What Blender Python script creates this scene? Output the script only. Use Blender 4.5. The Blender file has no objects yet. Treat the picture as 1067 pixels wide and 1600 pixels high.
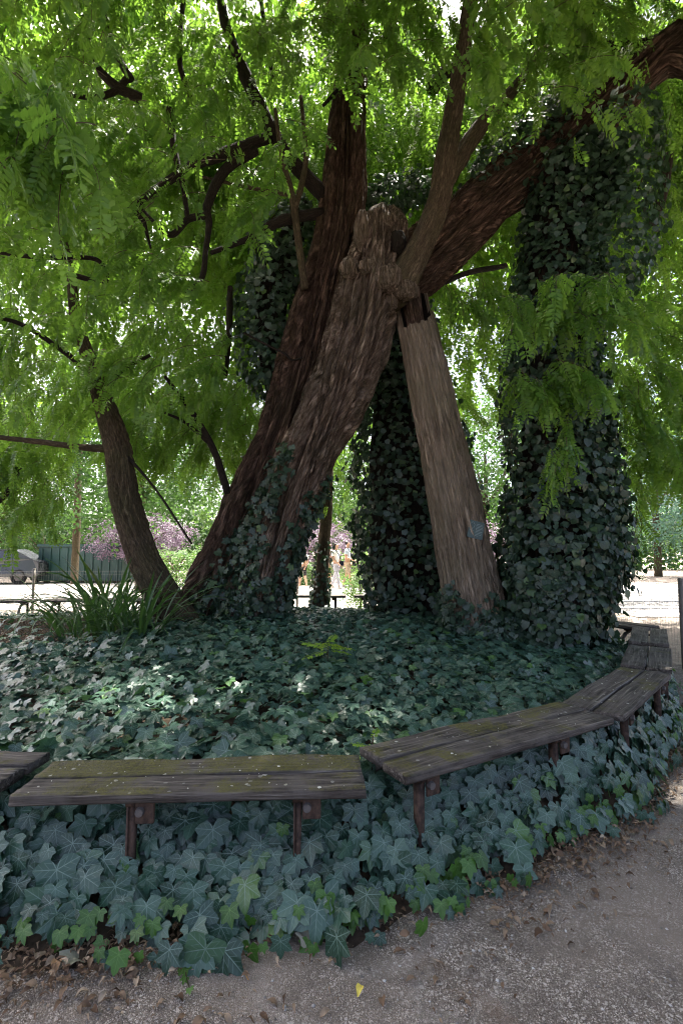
import bpy, bmesh, math, random
import numpy as np
from mathutils import Vector, Matrix, Euler
R = math.radians
random.seed(7); rng = np.random.default_rng(7)
scene = bpy.context.scene
col = scene.collection

# ------------------------------------------------------------------ camera
F_PX, PITCH, CAM_H = 780.0, math.atan(60/780.0), 1.4
cam_d = bpy.data.cameras.new('camera'); cam = bpy.data.objects.new('camera', cam_d); col.objects.link(cam)
cam_d.sensor_fit = 'VERTICAL'; cam_d.sensor_height = 36.0; cam_d.sensor_width = 24.0
cam_d.lens = 36.0*F_PX/1600.0
cam_d.clip_start = 0.05; cam_d.clip_end = 600
cam.location = (0, 0, CAM_H); cam.rotation_euler = (math.pi/2 + PITCH, 0, 0)
scene.camera = cam

# ------------------------------------------------------------------ sky, sun, exposure
SUN = Vector((0.42, 0.50, 1.30)).normalized()
world = bpy.data.worlds.new('World'); scene.world = world; world.use_nodes = True
wn = world.node_tree.nodes; wl = world.node_tree.links
sky = wn.new('ShaderNodeTexSky'); sky.sky_type = 'NISHITA'; sky.sun_disc = False
sky.sun_elevation = math.asin(SUN.z); sky.sun_rotation = math.atan2(-SUN.x, SUN.y)
sky.air_density = 0.5; sky.dust_density = 7.0; sky.ozone_density = 1.0
wl.new(sky.outputs[0], wn['Background'].inputs[0]); wn['Background'].inputs[1].default_value = 0.15
sun_d = bpy.data.lights.new('sun', 'SUN'); sun = bpy.data.objects.new('sun', sun_d); col.objects.link(sun)
sun_d.energy = 4.6; sun_d.angle = R(0.53); sun_d.color = (1.0, 0.95, 0.86)
sun.rotation_euler = SUN.to_track_quat('Z', 'Y').to_euler()
vs = scene.view_settings
vs.view_transform = 'Standard'; vs.look = 'None'; vs.gamma = 1.0; vs.use_curve_mapping = False
vs.exposure = 2.6
cy = scene.cycles
cy.max_bounces = 8; cy.diffuse_bounces = 5; cy.glossy_bounces = 3; cy.transmission_bounces = 6; cy.transparent_max_bounces = 6
cy.caustics_reflective = False; cy.caustics_refractive = False
cy.use_denoising = True; cy.sample_clamp_indirect = 4.0; cy.filter_width = 1.05

# ------------------------------------------------------------------ pixel <-> world helpers
CP, SP = math.cos(PITCH), math.sin(PITCH)
def at(x, y, d):
    u = (x-533.5)/F_PX; v = (800.0-y)/F_PX
    dx, dy, dz = u, CP - v*SP, SP + v*CP
    k = d/dy
    return np.array((dx*k, d, CAM_H + dz*k))
def at_z(x, y, z):
    u = (x-533.5)/F_PX; v = (800.0-y)/F_PX
    dx, dy, dz = u, CP - v*SP, SP + v*CP
    k = (z-CAM_H)/dz
    return np.array((dx*k, dy*k, z))
def proj(p):
    p = np.asarray(p, float); q = p - np.array((0, 0, CAM_H))
    f = q[..., 1]*CP + q[..., 2]*SP; up = -q[..., 1]*SP + q[..., 2]*CP
    f = np.where(f > 0.05, f, np.nan)
    return 533.5 + F_PX*q[..., 0]/f, 800 - F_PX*up/f, f
def in_poly(px, py, poly):
    inside = np.zeros(px.shape, bool); n = len(poly)
    for i in range(n):
        x0, y0 = poly[i]; x1, y1 = poly[(i+1) % n]
        if y0 == y1: continue
        c = ((y0 > py) != (y1 > py)) & (px < (x1-x0)*(py-y0)/(y1-y0)+x0)
        inside ^= c
    return inside

# ------------------------------------------------------------------ numpy noise
def _hash(i, j, k):
    n = (i*374761393 + j*668265263 + k*2147483647 + 1013904223) & 0xffffffff
    n = ((n ^ (n >> 13))*1274126177) & 0xffffffff
    n = ((n ^ (n >> 16))*2246822519) & 0xffffffff
    return ((n ^ (n >> 15)) & 0xffff)/65535.0
def vnoise(p):
    p = np.asarray(p, float); f = np.floor(p); t = p-f; t = t*t*(3-2*t)
    i, j, k = (f[..., a].astype(np.int64) for a in range(3)); r = 0
    for a in (0, 1):
        for b in (0, 1):
            for c in (0, 1):
                w = (t[..., 0] if a else 1-t[..., 0])*(t[..., 1] if b else 1-t[..., 1])*(t[..., 2] if c else 1-t[..., 2])
                r = r + w*_hash(i+a, j+b, k+c)
    return r
def fbm(p, o=3):
    p = np.asarray(p, float); s = 0; a = .5; t = 0
    for _ in range(o):
        s = s + a*vnoise(p); t += a; a *= .5; p = p*2.03+7.7
    return s/t
def unit(v):
    v = np.asarray(v, float); return v/np.maximum(np.linalg.norm(v, axis=-1, keepdims=True), 1e-9)

# ------------------------------------------------------------------ object helpers
def tag(o, label=None, cat=None, group=None, kind=None):
    if label: o['label'] = label
    if cat: o['category'] = cat
    if group: o['group'] = group
    if kind: o['kind'] = kind
    return o
def empty(name, loc=(0, 0, 0), rz=0.0):
    o = bpy.data.objects.new(name, None); col.objects.link(o)
    o.location = loc; o.rotation_euler = (0, 0, rz); o.empty_display_size = 0.2
    return o
def link(name, me, parent=None, mat=None, world_parent=False):
    o = bpy.data.objects.new(name, me); col.objects.link(o)
    if mat is not None:
        me.materials.clear(); me.materials.append(mat)
    if parent is not None:
        o.parent = parent
        if world_parent:
            b = parent.matrix_basis
            if parent.parent is not None: b = parent.parent.matrix_basis @ b
            o.matrix_parent_inverse = b.inverted()
    return o
def mesh_np(name, verts, faces, attrs=None, smooth=True, mat=None):
    """faces: int array (F,3) or (F,4), or list of those arrays"""
    me = bpy.data.meshes.new(name)
    verts = np.ascontiguousarray(verts, np.float32)
    fl = [np.asarray(f, np.int32) for f in (faces if isinstance(faces, list) else [faces]) if len(f)]
    me.vertices.add(len(verts)); me.vertices.foreach_set('co', verts.ravel())
    li = np.concatenate([f.ravel() for f in fl]); n = sum(len(f) for f in fl)
    tot = np.concatenate([np.full(len(f), f.shape[1], np.int32) for f in fl])
    st = np.concatenate(([0], np.cumsum(tot)[:-1])).astype(np.int32)
    me.loops.add(len(li)); me.loops.foreach_set('vertex_index', li)
    me.polygons.add(n); me.polygons.foreach_set('loop_start', st); me.polygons.foreach_set('loop_total', tot)
    if smooth: me.polygons.foreach_set('use_smooth', np.ones(n, bool))
    for k, a in (attrs or {}).items():
        a = np.ascontiguousarray(a, np.float32)
        if a.ndim == 1:
            at_ = me.attributes.new(k, 'FLOAT', 'POINT'); at_.data.foreach_set('value', a)
        else:
            at_ = me.attributes.new(k, 'FLOAT_VECTOR', 'POINT'); at_.data.foreach_set('vector', a.ravel())
    me.update(calc_edges=True); me.validate()
    if mat is not None: me.materials.append(mat)
    return me
def scatter(bases, which, M, pos, rnd):
    """bases: [(V,3),(F,3)]; M (N,3,3) columns = axes*scale. -> verts, faces, attrs"""
    V, Fc, Rn, L = [], [], [], []; off = 0
    for b, (bv, bf) in enumerate(bases):
        idx = np.nonzero(which == b)[0]
        if not len(idx): continue
        v = np.einsum('nij,vj->nvi', M[idx], bv) + pos[idx][:, None, :]
        n, m = v.shape[:2]
        V.append(v.reshape(-1, 3)); Rn.append(np.repeat(rnd[idx], m)); L.append(np.tile(bv, (n, 1)))
        f = bf[None] + (np.arange(n)*m)[:, None, None] + off
        Fc.append(f.reshape(-1, bf.shape[1])); off += n*m
    return np.concatenate(V), np.concatenate(Fc), {'rnd': np.concatenate(Rn), 'lp': np.concatenate(L)}
def frames(tip, nrm):
    """axes matrix: y = tip dir, z ~ normal"""
    y = unit(tip); z = unit(nrm - (nrm*y).sum(-1, keepdims=True)*y); x = np.cross(y, z)
    return np.stack((x, y, z), axis=-1)
def box(name, size, mat, parent=None, loc=(0, 0, 0), rot=(0, 0, 0), bevel=0.0, seg=2):
    bm = bmesh.new(); bmesh.ops.create_cube(bm, size=1.0)
    for v in bm.verts: v.co = Vector((v.co.x*size[0], v.co.y*size[1], v.co.z*size[2]))
    if bevel: bmesh.ops.bevel(bm, geom=bm.edges[:], offset=bevel, segments=seg, affect='EDGES')
    me = bpy.data.meshes.new(name); bm.to_mesh(me); bm.free()
    o = link(name, me, parent, mat); o.location = loc; o.rotation_euler = rot
    return o
def catmull(P, n):
    P = np.asarray(P, float); Q = np.vstack((2*P[0]-P[1], P, 2*P[-1]-P[-2])); out = []
    m = len(P)-1
    t = np.linspace(0, m, n); i = np.minimum(t.astype(int), m-1); u = (t-i)[:, None]
    a, b, c, d = Q[i], Q[i+1], Q[i+2], Q[i+3]
    return .5*((2*b)+(-a+c)*u+(2*a-5*b+4*c-d)*u**2+(-a+3*b-3*c+d)*u**3)
def tube(P, rad, n=24, segs=12, disp=None, caps=True, smooth_path=True):
    """-> verts, quads(+tris), attrs bp ; disp(theta, s, r, pos)->offset"""
    P = np.asarray(P, float); rad = np.asarray(rad, float)
    if smooth_path:
        Q = catmull(np.hstack((P, rad[:, None])), n); C, r = Q[:, :3], np.maximum(Q[:, 3], 1e-3)
    else: C, r = P, rad; n = len(P)
    T = unit(np.gradient(C, axis=0)); N = np.zeros_like(T)
    a = np.array((1.0, 0, 0)) if abs(T[0][0]) < .9 else np.array((0, 1.0, 0))
    N[0] = unit(np.cross(np.cross(T[0], a), T[0]))
    for i in range(1, n):
        v = N[i-1]-T[i]*np.dot(N[i-1], T[i]); N[i] = v/np.linalg.norm(v)
    B = np.cross(T, N)
    s = np.concatenate(([0], np.cumsum(np.linalg.norm(np.diff(C, axis=0), axis=1))))
    th = np.arange(segs)*2*math.pi/segs
    TH, S = np.meshgrid(th, s); RR = np.repeat(r[:, None], segs, 1)
    D = np.cos(TH)[..., None]*N[:, None]+np.sin(TH)[..., None]*B[:, None]
    if disp is not None: RR = RR + disp(TH, S, RR, C[:, None]+D*RR[..., None])
    V = C[:, None]+D*RR[..., None]
    r0 = np.repeat(r[:, None], segs, 1)
    bp = np.stack((np.cos(TH)*r0, np.sin(TH)*r0, S), -1)
    idx = np.arange(n*segs).reshape(n, segs); nx = np.roll(idx, -1, 1)
    q = np.stack((idx[:-1], nx[:-1], nx[1:], idx[1:]), -1).reshape(-1, 4)
    V = V.reshape(-1, 3); bp = bp.reshape(-1, 3); fl = [q]
    if caps:
        V = np.vstack((V, C[0], C[-1])); bp = np.vstack((bp, (0, 0, 0), (0, 0, s[-1])))
        a0, a1 = n*segs, n*segs+1; k = np.arange(segs); k2 = (k+1) % segs
        fl.append(np.vstack((np.stack((k2, k, np.full(segs, a0)), -1),
                             np.stack((idx[-1][k], idx[-1][k2], np.full(segs, a1)), -1))))
    return V, fl, {'bp': bp}
def tube_obj(name, P, rad, mat, parent=None, n=24, segs=12, disp=None, **k):
    V, f, a = tube(P, rad, n, segs, disp, **k)
    return link(name, mesh_np(name, V, f, a, mat=mat), parent)

# ------------------------------------------------------------------ materials
def new_mat(name):
    m = bpy.data.materials.new(name); m.use_nodes = True
    return m, m.node_tree.nodes, m.node_tree.links, m.node_tree.nodes['Principled BSDF']
def nd(ns, t, **kw):
    n = ns.new(t)
    for k, v in kw.items():
        if k.startswith('i_'): n.inputs[int(k[2:])].default_value = v
        else: setattr(n, k, v)
    return n
def math_(ns, ls, op, a, b=None, c=None, clamp=False):
    n = ns.new('ShaderNodeMath'); n.operation = op; n.use_clamp = clamp
    for i, x in enumerate((a, b, c)):
        if x is None: continue
        if isinstance(x, (int, float)): n.inputs[i].default_value = x
        else: ls.new(x, n.inputs[i])
    return n.outputs[0]
def ramp(ns, ls, fac, stops, interp='LINEAR'):
    n = ns.new('ShaderNodeValToRGB'); cr = n.color_ramp; cr.interpolation = interp
    while len(cr.elements) < len(stops): cr.elements.new(.5)
    for e, (p, c) in zip(cr.elements, stops):
        e.position = p; e.color = (*c, 1) if len(c) == 3 else c
    if fac is not None: ls.new(fac, n.inputs[0])
    return n.outputs[0]
def mixc(ns, ls, fac, a, b, blend='MIX'):
    n = ns.new('ShaderNodeMix'); n.data_type = 'RGBA'; n.blend_type = blend
    for s, x in ((0, fac), (6, a), (7, b)):
        if isinstance(x, (int, float)): n.inputs[s].default_value = x
        elif isinstance(x, tuple): n.inputs[s].default_value = (*x, 1)
        else: ls.new(x, n.inputs[s])
    return n.outputs[2]
def noise(ns, ls, vec, scale, detail=4, rough=.6, dist=0.0):
    n = nd(ns, 'ShaderNodeTexNoise'); n.inputs['Scale'].default_value = scale
    n.inputs['Detail'].default_value = detail; n.inputs['Roughness'].default_value = rough
    n.inputs['Distortion'].default_value = dist
    if vec is not None: ls.new(vec, n.inputs['Vector'])
    return n.outputs[0]
def bump(ns, ls, h, strength, dist, bsdf):
    b = nd(ns, 'ShaderNodeBump'); b.inputs['Strength'].default_value = strength; b.inputs['Distance'].default_value = dist
    ls.new(h, b.inputs['Height']); ls.new(b.outputs[0], bsdf.inputs['Normal']); return b
def obj_coord(ns): return ns.new('ShaderNodeTexCoord').outputs['Object']
def plain(name, c, rough=.6, spec=.4, metal=0.0, var=.25, scale=8.0, bmp=0.0):
    m, ns, ls, b = new_mat(name)
    v = noise(ns, ls, obj_coord(ns), scale, 5)
    lo = tuple(x*(1-var) for x in c); hi = tuple(min(1, x*(1+var)) for x in c)
    ls.new(ramp(ns, ls, v, [(.36, lo), (.64, hi)]), b.inputs['Base Color'])
    b.inputs['Roughness'].default_value = rough; b.inputs['Specular IOR Level'].default_value = spec
    b.inputs['Metallic'].default_value = metal
    if bmp: bump(ns, ls, v, bmp, .01, b)
    return m
def leaf_mat(name, stops, trans, tfac, rough=.5, spec=.4, veins=None, vein_step=52.0, vein_w=.022, blot=.0):
    """per-leaf tint from attribute rnd + object random; translucent sheet"""
    m, ns, ls, b = new_mat(name)
    a = nd(ns, 'ShaderNodeAttribute', attribute_name='rnd'); oi = ns.new('ShaderNodeObjectInfo')
    f = math_(ns, ls, 'FRACT', math_(ns, ls, 'ADD', a.outputs['Fac'], oi.outputs['Random']))
    c = ramp(ns, ls, f, stops)
    lp = nd(ns, 'ShaderNodeAttribute', attribute_name='lp').outputs['Vector']
    if veins is not None:
        sx = ns.new('ShaderNodeSeparateXYZ'); ls.new(lp, sx.inputs[0])
        ang = math_(ns, ls, 'ABSOLUTE', math_(ns, ls, 'ARCTAN2', sx.outputs[0], sx.outputs[1]))
        st = R(vein_step)
        rr = math_(ns, ls, 'SQRT', math_(ns, ls, 'ADD', math_(ns, ls, 'POWER', sx.outputs[0], 2.0), math_(ns, ls, 'POWER', sx.outputs[1], 2.0)))
        dev = math_(ns, ls, 'PINGPONG', ang, st/2)
        # distance to nearest main vein (multiples of the step)
        dm = math_(ns, ls, 'ABSOLUTE', math_(ns, ls, 'SUBTRACT', math_(ns, ls, 'FLOORED_MODULO', math_(ns, ls, 'ADD', ang, st/2), st), st/2))
        dist = math_(ns, ls, 'MULTIPLY', rr, math_(ns, ls, 'SINE', dm))
        w = math_(ns, ls, 'SUBTRACT', 1.0, math_(ns, ls, 'DIVIDE', dist, vein_w), clamp=True)
        # side veins: chevrons along each main vein
        ch = math_(ns, ls, 'SUBTRACT', math_(ns, ls, 'MULTIPLY', rr, 5.2), math_(ns, ls, 'MULTIPLY', dist, 6.5))
        sv = math_(ns, ls, 'SUBTRACT', 1.0, math_(ns, ls, 'MULTIPLY', math_(ns, ls, 'PINGPONG', ch, .5), 9.0), clamp=True)
        w = math_(ns, ls, 'MAXIMUM', w, math_(ns, ls, 'MULTIPLY', sv, .45))
        w = math_(ns, ls, 'MULTIPLY', w, math_(ns, ls, 'SUBTRACT', 1.25, rr, clamp=True))
        c = mixc(ns, ls, math_(ns, ls, 'MULTIPLY', w, .9), c, veins)
        bump(ns, ls, w, .25, .004, b)
    if blot:
        g = ns.new('ShaderNodeNewGeometry').outputs['Position']
        v = noise(ns, ls, g, 1.3, 3)
        c = mixc(ns, ls, math_(ns, ls, 'MULTIPLY', math_(ns, ls, 'SUBTRACT', v, .5), blot, clamp=True), c, tuple(x*1.6 for x in stops[-1][1]))
    ls.new(c, b.inputs['Base Color'])
    b.inputs['Roughness'].default_value = rough; b.inputs['Specular IOR Level'].default_value = spec
    tr = ns.new('ShaderNodeBsdfTranslucent')
    tc = mixc(ns, ls, .75, c, trans); tc = mixc(ns, ls, math_(ns, ls, 'MULTIPLY', f, .5), tc, tuple(x*.55 for x in trans))
    ls.new(tc, tr.inputs['Color'])
    mx = ns.new('ShaderNodeMixShader'); mx.inputs[0].default_value = tfac
    ls.new(b.outputs[0], mx.inputs[1]); ls.new(tr.outputs[0], mx.inputs[2])
    ls.new(mx.outputs[0], ns['Material Output'].inputs[0])
    return m
def bark_mat(name, dark, mid, light, fx=16.0, fz=2.2, bstr=.9, bdist=.02, moss=None, moss_amt=0.0, grey=None):
    m, ns, ls, b = new_mat(name)
    a = nd(ns, 'ShaderNodeAttribute', attribute_name='bp')
    mp = nd(ns, 'ShaderNodeMapping'); mp.inputs['Scale'].default_value = (fx, fx, fz); ls.new(a.outputs['Vector'], mp.inputs['Vector'])
    v = noise(ns, ls, mp.outputs[0], 1.0, 8, .65, .5)
    mp2 = nd(ns, 'ShaderNodeMapping'); mp2.inputs['Scale'].default_value = (fx*3, fx*3, fz*4); ls.new(a.outputs['Vector'], mp2.inputs['Vector'])
    v2 = noise(ns, ls, mp2.outputs[0], 1.0, 6, .7)
    r = math_(ns, ls, 'SUBTRACT', 1.0, math_(ns, ls, 'MULTIPLY', math_(ns, ls, 'ABSOLUTE', math_(ns, ls, 'SUBTRACT', v, .5)), 9.0), clamp=True)
    h = math_(ns, ls, 'SUBTRACT', math_(ns, ls, 'MULTIPLY', v2, .6), math_(ns, ls, 'MULTIPLY', r, .9))
    c = ramp(ns, ls, v2, [(.36, dark), (.5, mid), (.64, light)])
    c = mixc(ns, ls, math_(ns, ls, 'MULTIPLY', r, .6), c, dark)
    if grey is not None:
        g = noise(ns, ls, a.outputs['Vector'], 1.1, 3)
        c = mixc(ns, ls, ramp(ns, ls, g, [(.45, (0, 0, 0)), (.65, (.7, .7, .7))]), c, grey)
    if moss is not None:
        g = noise(ns, ls, obj_coord(ns), 2.0, 5)
        c = mixc(ns, ls, math_(ns, ls, 'MULTIPLY', ramp(ns, ls, g, [(.45, (0, 0, 0)), (.7, (1, 1, 1))]), moss_amt), c, moss)
    ls.new(c, b.inputs['Base Color']); b.inputs['Roughness'].default_value = .9; b.inputs['Specular IOR Level'].default_value = .15
    bump(ns, ls, h, bstr, bdist, b)
    return m
M = {}
M['robinia'] = leaf_mat('robinia_leaf', [(0, (.045, .105, .016)), (.5, (.075, .16, .024)), (.85, (.105, .20, .03)), (1, (.11, .20, .03))], (.25, .46, .045), .50, .42, .4)
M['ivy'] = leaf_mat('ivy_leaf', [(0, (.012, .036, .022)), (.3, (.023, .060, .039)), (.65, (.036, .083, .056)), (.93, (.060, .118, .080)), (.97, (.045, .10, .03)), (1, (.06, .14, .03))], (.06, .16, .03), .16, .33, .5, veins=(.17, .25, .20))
M['ivy_young'] = leaf_mat('young_ivy_leaf', [(0, (.030, .080, .014)), (1, (.065, .16, .024))], (.15, .35, .03), .35, .38, .5, veins=(.16, .3, .08))
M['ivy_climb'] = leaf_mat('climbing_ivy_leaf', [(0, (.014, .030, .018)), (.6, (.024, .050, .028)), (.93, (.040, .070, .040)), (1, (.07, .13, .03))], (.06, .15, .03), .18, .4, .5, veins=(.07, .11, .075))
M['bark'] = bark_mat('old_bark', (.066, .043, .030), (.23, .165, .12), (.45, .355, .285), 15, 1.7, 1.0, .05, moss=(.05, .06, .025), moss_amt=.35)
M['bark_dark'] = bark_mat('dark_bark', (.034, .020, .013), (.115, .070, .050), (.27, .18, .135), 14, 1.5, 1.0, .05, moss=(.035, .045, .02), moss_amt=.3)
M['bark_young'] = bark_mat('young_bark', (.045, .032, .020), (.095, .072, .046), (.16, .125, .085), 26, 4.5, .9, .015, moss=(.05, .055, .02), moss_amt=.4)
M['bark_black'] = bark_mat('twig_bark', (.012, .009, .007), (.025, .019, .015), (.045, .035, .028), 30, 6, .8, .01)
M['concrete'] = bark_mat('carved_concrete', (.115, .085, .058), (.28, .22, .16), (.38, .31, .24), 22, 1.6, .9, .022, moss=(.14, .13, .07), moss_amt=.35, grey=(.27, .215, .165))
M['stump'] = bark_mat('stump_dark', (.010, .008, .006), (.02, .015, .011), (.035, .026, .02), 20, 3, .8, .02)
M['iron'] = plain('rusty_iron', (.050, .030, .021), .75, .3, 0, .55, 30, .5)
M['iron_grey'] = plain('weathered_iron', (.09, .08, .075), .65, .4, .3, .3, 25, .3)
M['fence_wire'] = plain('galvanised_wire', (.28, .28, .27), .45, .5, .8, .1)
M['fence_post'] = plain('fence_post_paint', (.14, .125, .11), .6, .4, 0, .2, 10)
M['strap'] = leaf_mat('strap_leaf', [(0, (.028, .062, .022)), (.7, (.050, .100, .036)), (.93, (.08, .13, .06)), (1, (.16, .14, .07))], (.10, .24, .03), .3, .38, .5)
M['bush'] = leaf_mat('bush_leaf', [(0, (.04, .10, .03)), (1, (.10, .19, .06))], (.20, .36, .06), .4, .5, .3)
M['bush_dark'] = leaf_mat('dark_tree_leaf', [(0, (.02, .055, .018)), (1, (.05, .11, .03))], (.10, .22, .03), .35, .5, .3)
M['bush_blue'] = leaf_mat('blue_green_leaf', [(0, (.05, .11, .08)), (1, (.12, .21, .16))], (.12, .25, .14), .3, .5, .3)
M['purple'] = leaf_mat('purple_leaf', [(0, (.11, .07, .10)), (1, (.24, .20, .25))], (.2, .12, .2), .35, .5, .3)

# ================================================================== GROUND
def gravel_mat(name, base, stone, dark, k=1.0):
    m, ns, ls, b = new_mat(name); o = obj_coord(ns)
    v1 = nd(ns, 'ShaderNodeTexVoronoi'); v1.inputs['Scale'].default_value = 300*k; ls.new(o, v1.inputs['Vector'])
    v2 = nd(ns, 'ShaderNodeTexVoronoi'); v2.inputs['Scale'].default_value = 130*k; ls.new(o, v2.inputs['Vector'])
    big = noise(ns, ls, o, 1.1, 6, .6, .4); mid = noise(ns, ls, o, 6.0, 6, .65)
    sp = ns.new('ShaderNodeSeparateColor'); ls.new(v1.outputs['Color'], sp.inputs[0])
    sp2 = ns.new('ShaderNodeSeparateColor'); ls.new(v2.outputs['Color'], sp2.inputs[0])
    c = ramp(ns, ls, sp.outputs[0], [(0, dark), (.35, base), (.72, tuple(x*1.25 for x in base)), (.9, stone), (1, tuple(min(1, x*1.5) for x in stone))])
    c = mixc(ns, ls, math_(ns, ls, 'GREATER_THAN', sp2.outputs[1], .94), c, tuple(x*1.1 for x in stone))
    c = mixc(ns, ls, ramp(ns, ls, mid, [(.40, (.6, .6, .6)), (.56, (0, 0, 0))]), c, tuple(x*.62 for x in base))
    c = mixc(ns, ls, ramp(ns, ls, big, [(.44, (0, 0, 0)), (.60, (.7, .7, .7))]), c, tuple(min(1, x*1.45) for x in base))
    mp = nd(ns, 'ShaderNodeMapping'); mp.inputs['Location'].default_value = (4.7, 1.3, 0); ls.new(o, mp.inputs['Vector'])
    st = noise(ns, ls, mp.outputs[0], 2.3, 5, .6, 1.2)
    c = mixc(ns, ls, ramp(ns, ls, st, [(.60, (0, 0, 0)), (.70, (.55, .55, .55))]), c, (.15, .105, .075))
    cr_ = noise(ns, ls, o, .9, 4, .55, .8); ck = noise(ns, ls, mp.outputs[0], .7, 2)
    ln_ = math_(ns, ls, 'SUBTRACT', 1.0, math_(ns, ls, 'MULTIPLY', math_(ns, ls, 'ABSOLUTE', math_(ns, ls, 'SUBTRACT', cr_, .5)), 60.0), clamp=True)
    ln_ = math_(ns, ls, 'MULTIPLY', math_(ns, ls, 'MULTIPLY', ln_, ramp(ns, ls, ck, [(.48, (0, 0, 0)), (.58, (1, 1, 1))])), math_(ns, ls, 'MULTIPLY', mid, 1.1), clamp=True)
    c = mixc(ns, ls, math_(ns, ls, 'MULTIPLY', ln_, .55), c, (.34, .31, .28))
    ls.new(c, b.inputs['Base Color']); b.inputs['Roughness'].default_value = .92; b.inputs['Specular IOR Level'].default_value = .2
    h = math_(ns, ls, 'ADD', math_(ns, ls, 'MULTIPLY', v1.outputs['Distance'], -.8), math_(ns, ls, 'MULTIPLY', v2.outputs['Distance'], -.6))
    h = math_(ns, ls, 'ADD', h, math_(ns, ls, 'MULTIPLY', mid, 1.2))
    bump(ns, ls, h, .55, .012, b)
    return m
M['path'] = gravel_mat('gravel_path', (.165, .136, .112), (.42, .375, .33), (.055, .043, .034))
M['soil'] = plain('dark_soil', (.050, .037, .026), .95, .1, 0, .5, 14, .8)
# one large sheet, gently uneven near the camera
g = 60; xs = np.concatenate((np.linspace(-300, -8, 10), np.linspace(-7.5, 9.5, 171), np.linspace(10, 300, 10)))
ys = np.concatenate((np.linspace(-60, -2, 6), np.linspace(-1.5, 16, 176), np.linspace(17, 400, 12)))
X, Y = np.meshgrid(xs, ys); near = np.exp(-((X-1)**2+(Y-3)**2)/60)
Z = (fbm(np.stack((X*1.6, Y*1.6, X*0), -1), 4)-.5)*.05*near - .012*near
nx_, ny_ = len(xs), len(ys); ii = np.arange(nx_*ny_).reshape(ny_, nx_)
q = np.stack((ii[:-1, :-1], ii[:-1, 1:], ii[1:, 1:], ii[1:, :-1]), -1).reshape(-1, 4)
tag(link('ground', mesh_np('ground', np.stack((X, Y, Z), -1).reshape(-1, 3), q, mat=M['path'])), kind='structure')
def ground_z(x, y):
    n = math.exp(-((x-1)**2+(y-3)**2)/60)
    return float((fbm(np.array((x*1.6, y*1.6, 0.0)), 4)-.5)*.05*n - .012*n)

# ------------------------------------------------------------------ planted mound
EDGE = [(-3.6, 2.25), (-2.4, 1.85), (-1.3, 1.80), (.0, 1.88), (.35, 2.03), (.95, 2.36), (1.62, 2.78), (2.1, 3.35), (2.55, 3.85), (2.95, 4.5), (3.4, 5.2),
        (3.75, 6.0), (3.75, 6.9), (3.4, 8.2), (2.6, 9.6), (1.0, 10.5), (-1, 10.8), (-3, 10.5), (-5.2, 10.1), (-7.2, 9.6), (-7.4, 7.5), (-6.6, 5.2), (-5.2, 3.4)]
EC = catmull(np.array(EDGE+[EDGE[0]], float), 700)
def edge_dist(x, y):
    x = np.asarray(x, float); y = np.asarray(y, float); sh = x.shape
    p = np.stack((x.ravel(), y.ravel()), -1); out = np.empty(len(p))
    for i in range(0, len(p), 4000):
        out[i:i+4000] = np.sqrt(((p[i:i+4000, None]-EC[None])**2).sum(-1).min(1))
    ins = in_poly(p[:, 0], p[:, 1], [tuple(e) for e in EC[::5]])
    return np.where(ins, out, -out).reshape(sh)
def sm(t): t = np.clip(t, 0, 1); return t*t*(3-2*t)
def mound_z(x, y, d=None):
    if d is None: d = edge_dist(x, y)
    plateau = .225 - .10*sm((y-4.5)/4.5)
    z = plateau*sm(d/(.66-.30*sm((x-.4)/.9))) + .03*sm((d-.3)/.4) + .235*sm((d-.3)/3.4) + .05*np.exp(-((x+1.0)**2+(y-6.2)**2)/2.5)
    return np.where(d > 0, z, -.06)
gx = np.arange(-7.8, 4.4, .07); gy = np.arange(1.4, 11.3, .07); X, Y = np.meshgrid(gx, gy)
MD = edge_dist(X, Y); Z = mound_z(X, Y, MD) + np.where(MD > 0, (fbm(np.stack((X*3, Y*3, X*0), -1), 3)-.5)*.06, 0)-.015
ii = np.arange(X.size).reshape(X.shape); q = np.stack((ii[:-1, :-1], ii[:-1, 1:], ii[1:, 1:], ii[1:, :-1]), -1).reshape(-1, 4)
keep = (MD.ravel()[q] > -.1).any(1)
tag(link('planted_mound', mesh_np('planted_mound', np.stack((X, Y, Z), -1).reshape(-1, 3), q[keep], mat=M['soil'])), kind='structure')
def mz(x, y): return float(mound_z(np.array([x], float), np.array([y], float))[0])

# sunlit paving beyond the fence with pale stone bands
M['paving'] = gravel_mat('grey_paving', (.20, .19, .185), (.34, .33, .32), (.12, .115, .11), .35)
M['band'] = plain('pale_stone', (.52, .50, .47), .8, .2, 0, .15, 3)
M['palepath'] = gravel_mat('pale_gravel', (.40, .37, .33), (.55, .53, .5), (.26, .24, .21), .6)
def sheet(name, pts, z, mat, parent=None):
    me = mesh_np(name, np.array([(x, y, z) for x, y in pts], float), np.array([list(range(len(pts)))]), smooth=False, mat=mat)
    return link(name, me, parent)
pv = tag(sheet('paving', [(6.2, 10.6), (40, 10.6), (40, 20), (6.2, 20)], .008, M['paving']), kind='structure')
for i, yb in enumerate((10.9, 12.3, 13.9, 15.8, 17.9)):
    box('stone_band', (22, .42, .05), M['band'], pv, (17.4, yb, .004), bevel=.01)
tag(sheet('walkway', [(-40, 11.8), (6.1, 11.8), (6.1, 22), (-40, 22)], .006, M['palepath']), kind='structure')

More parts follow.
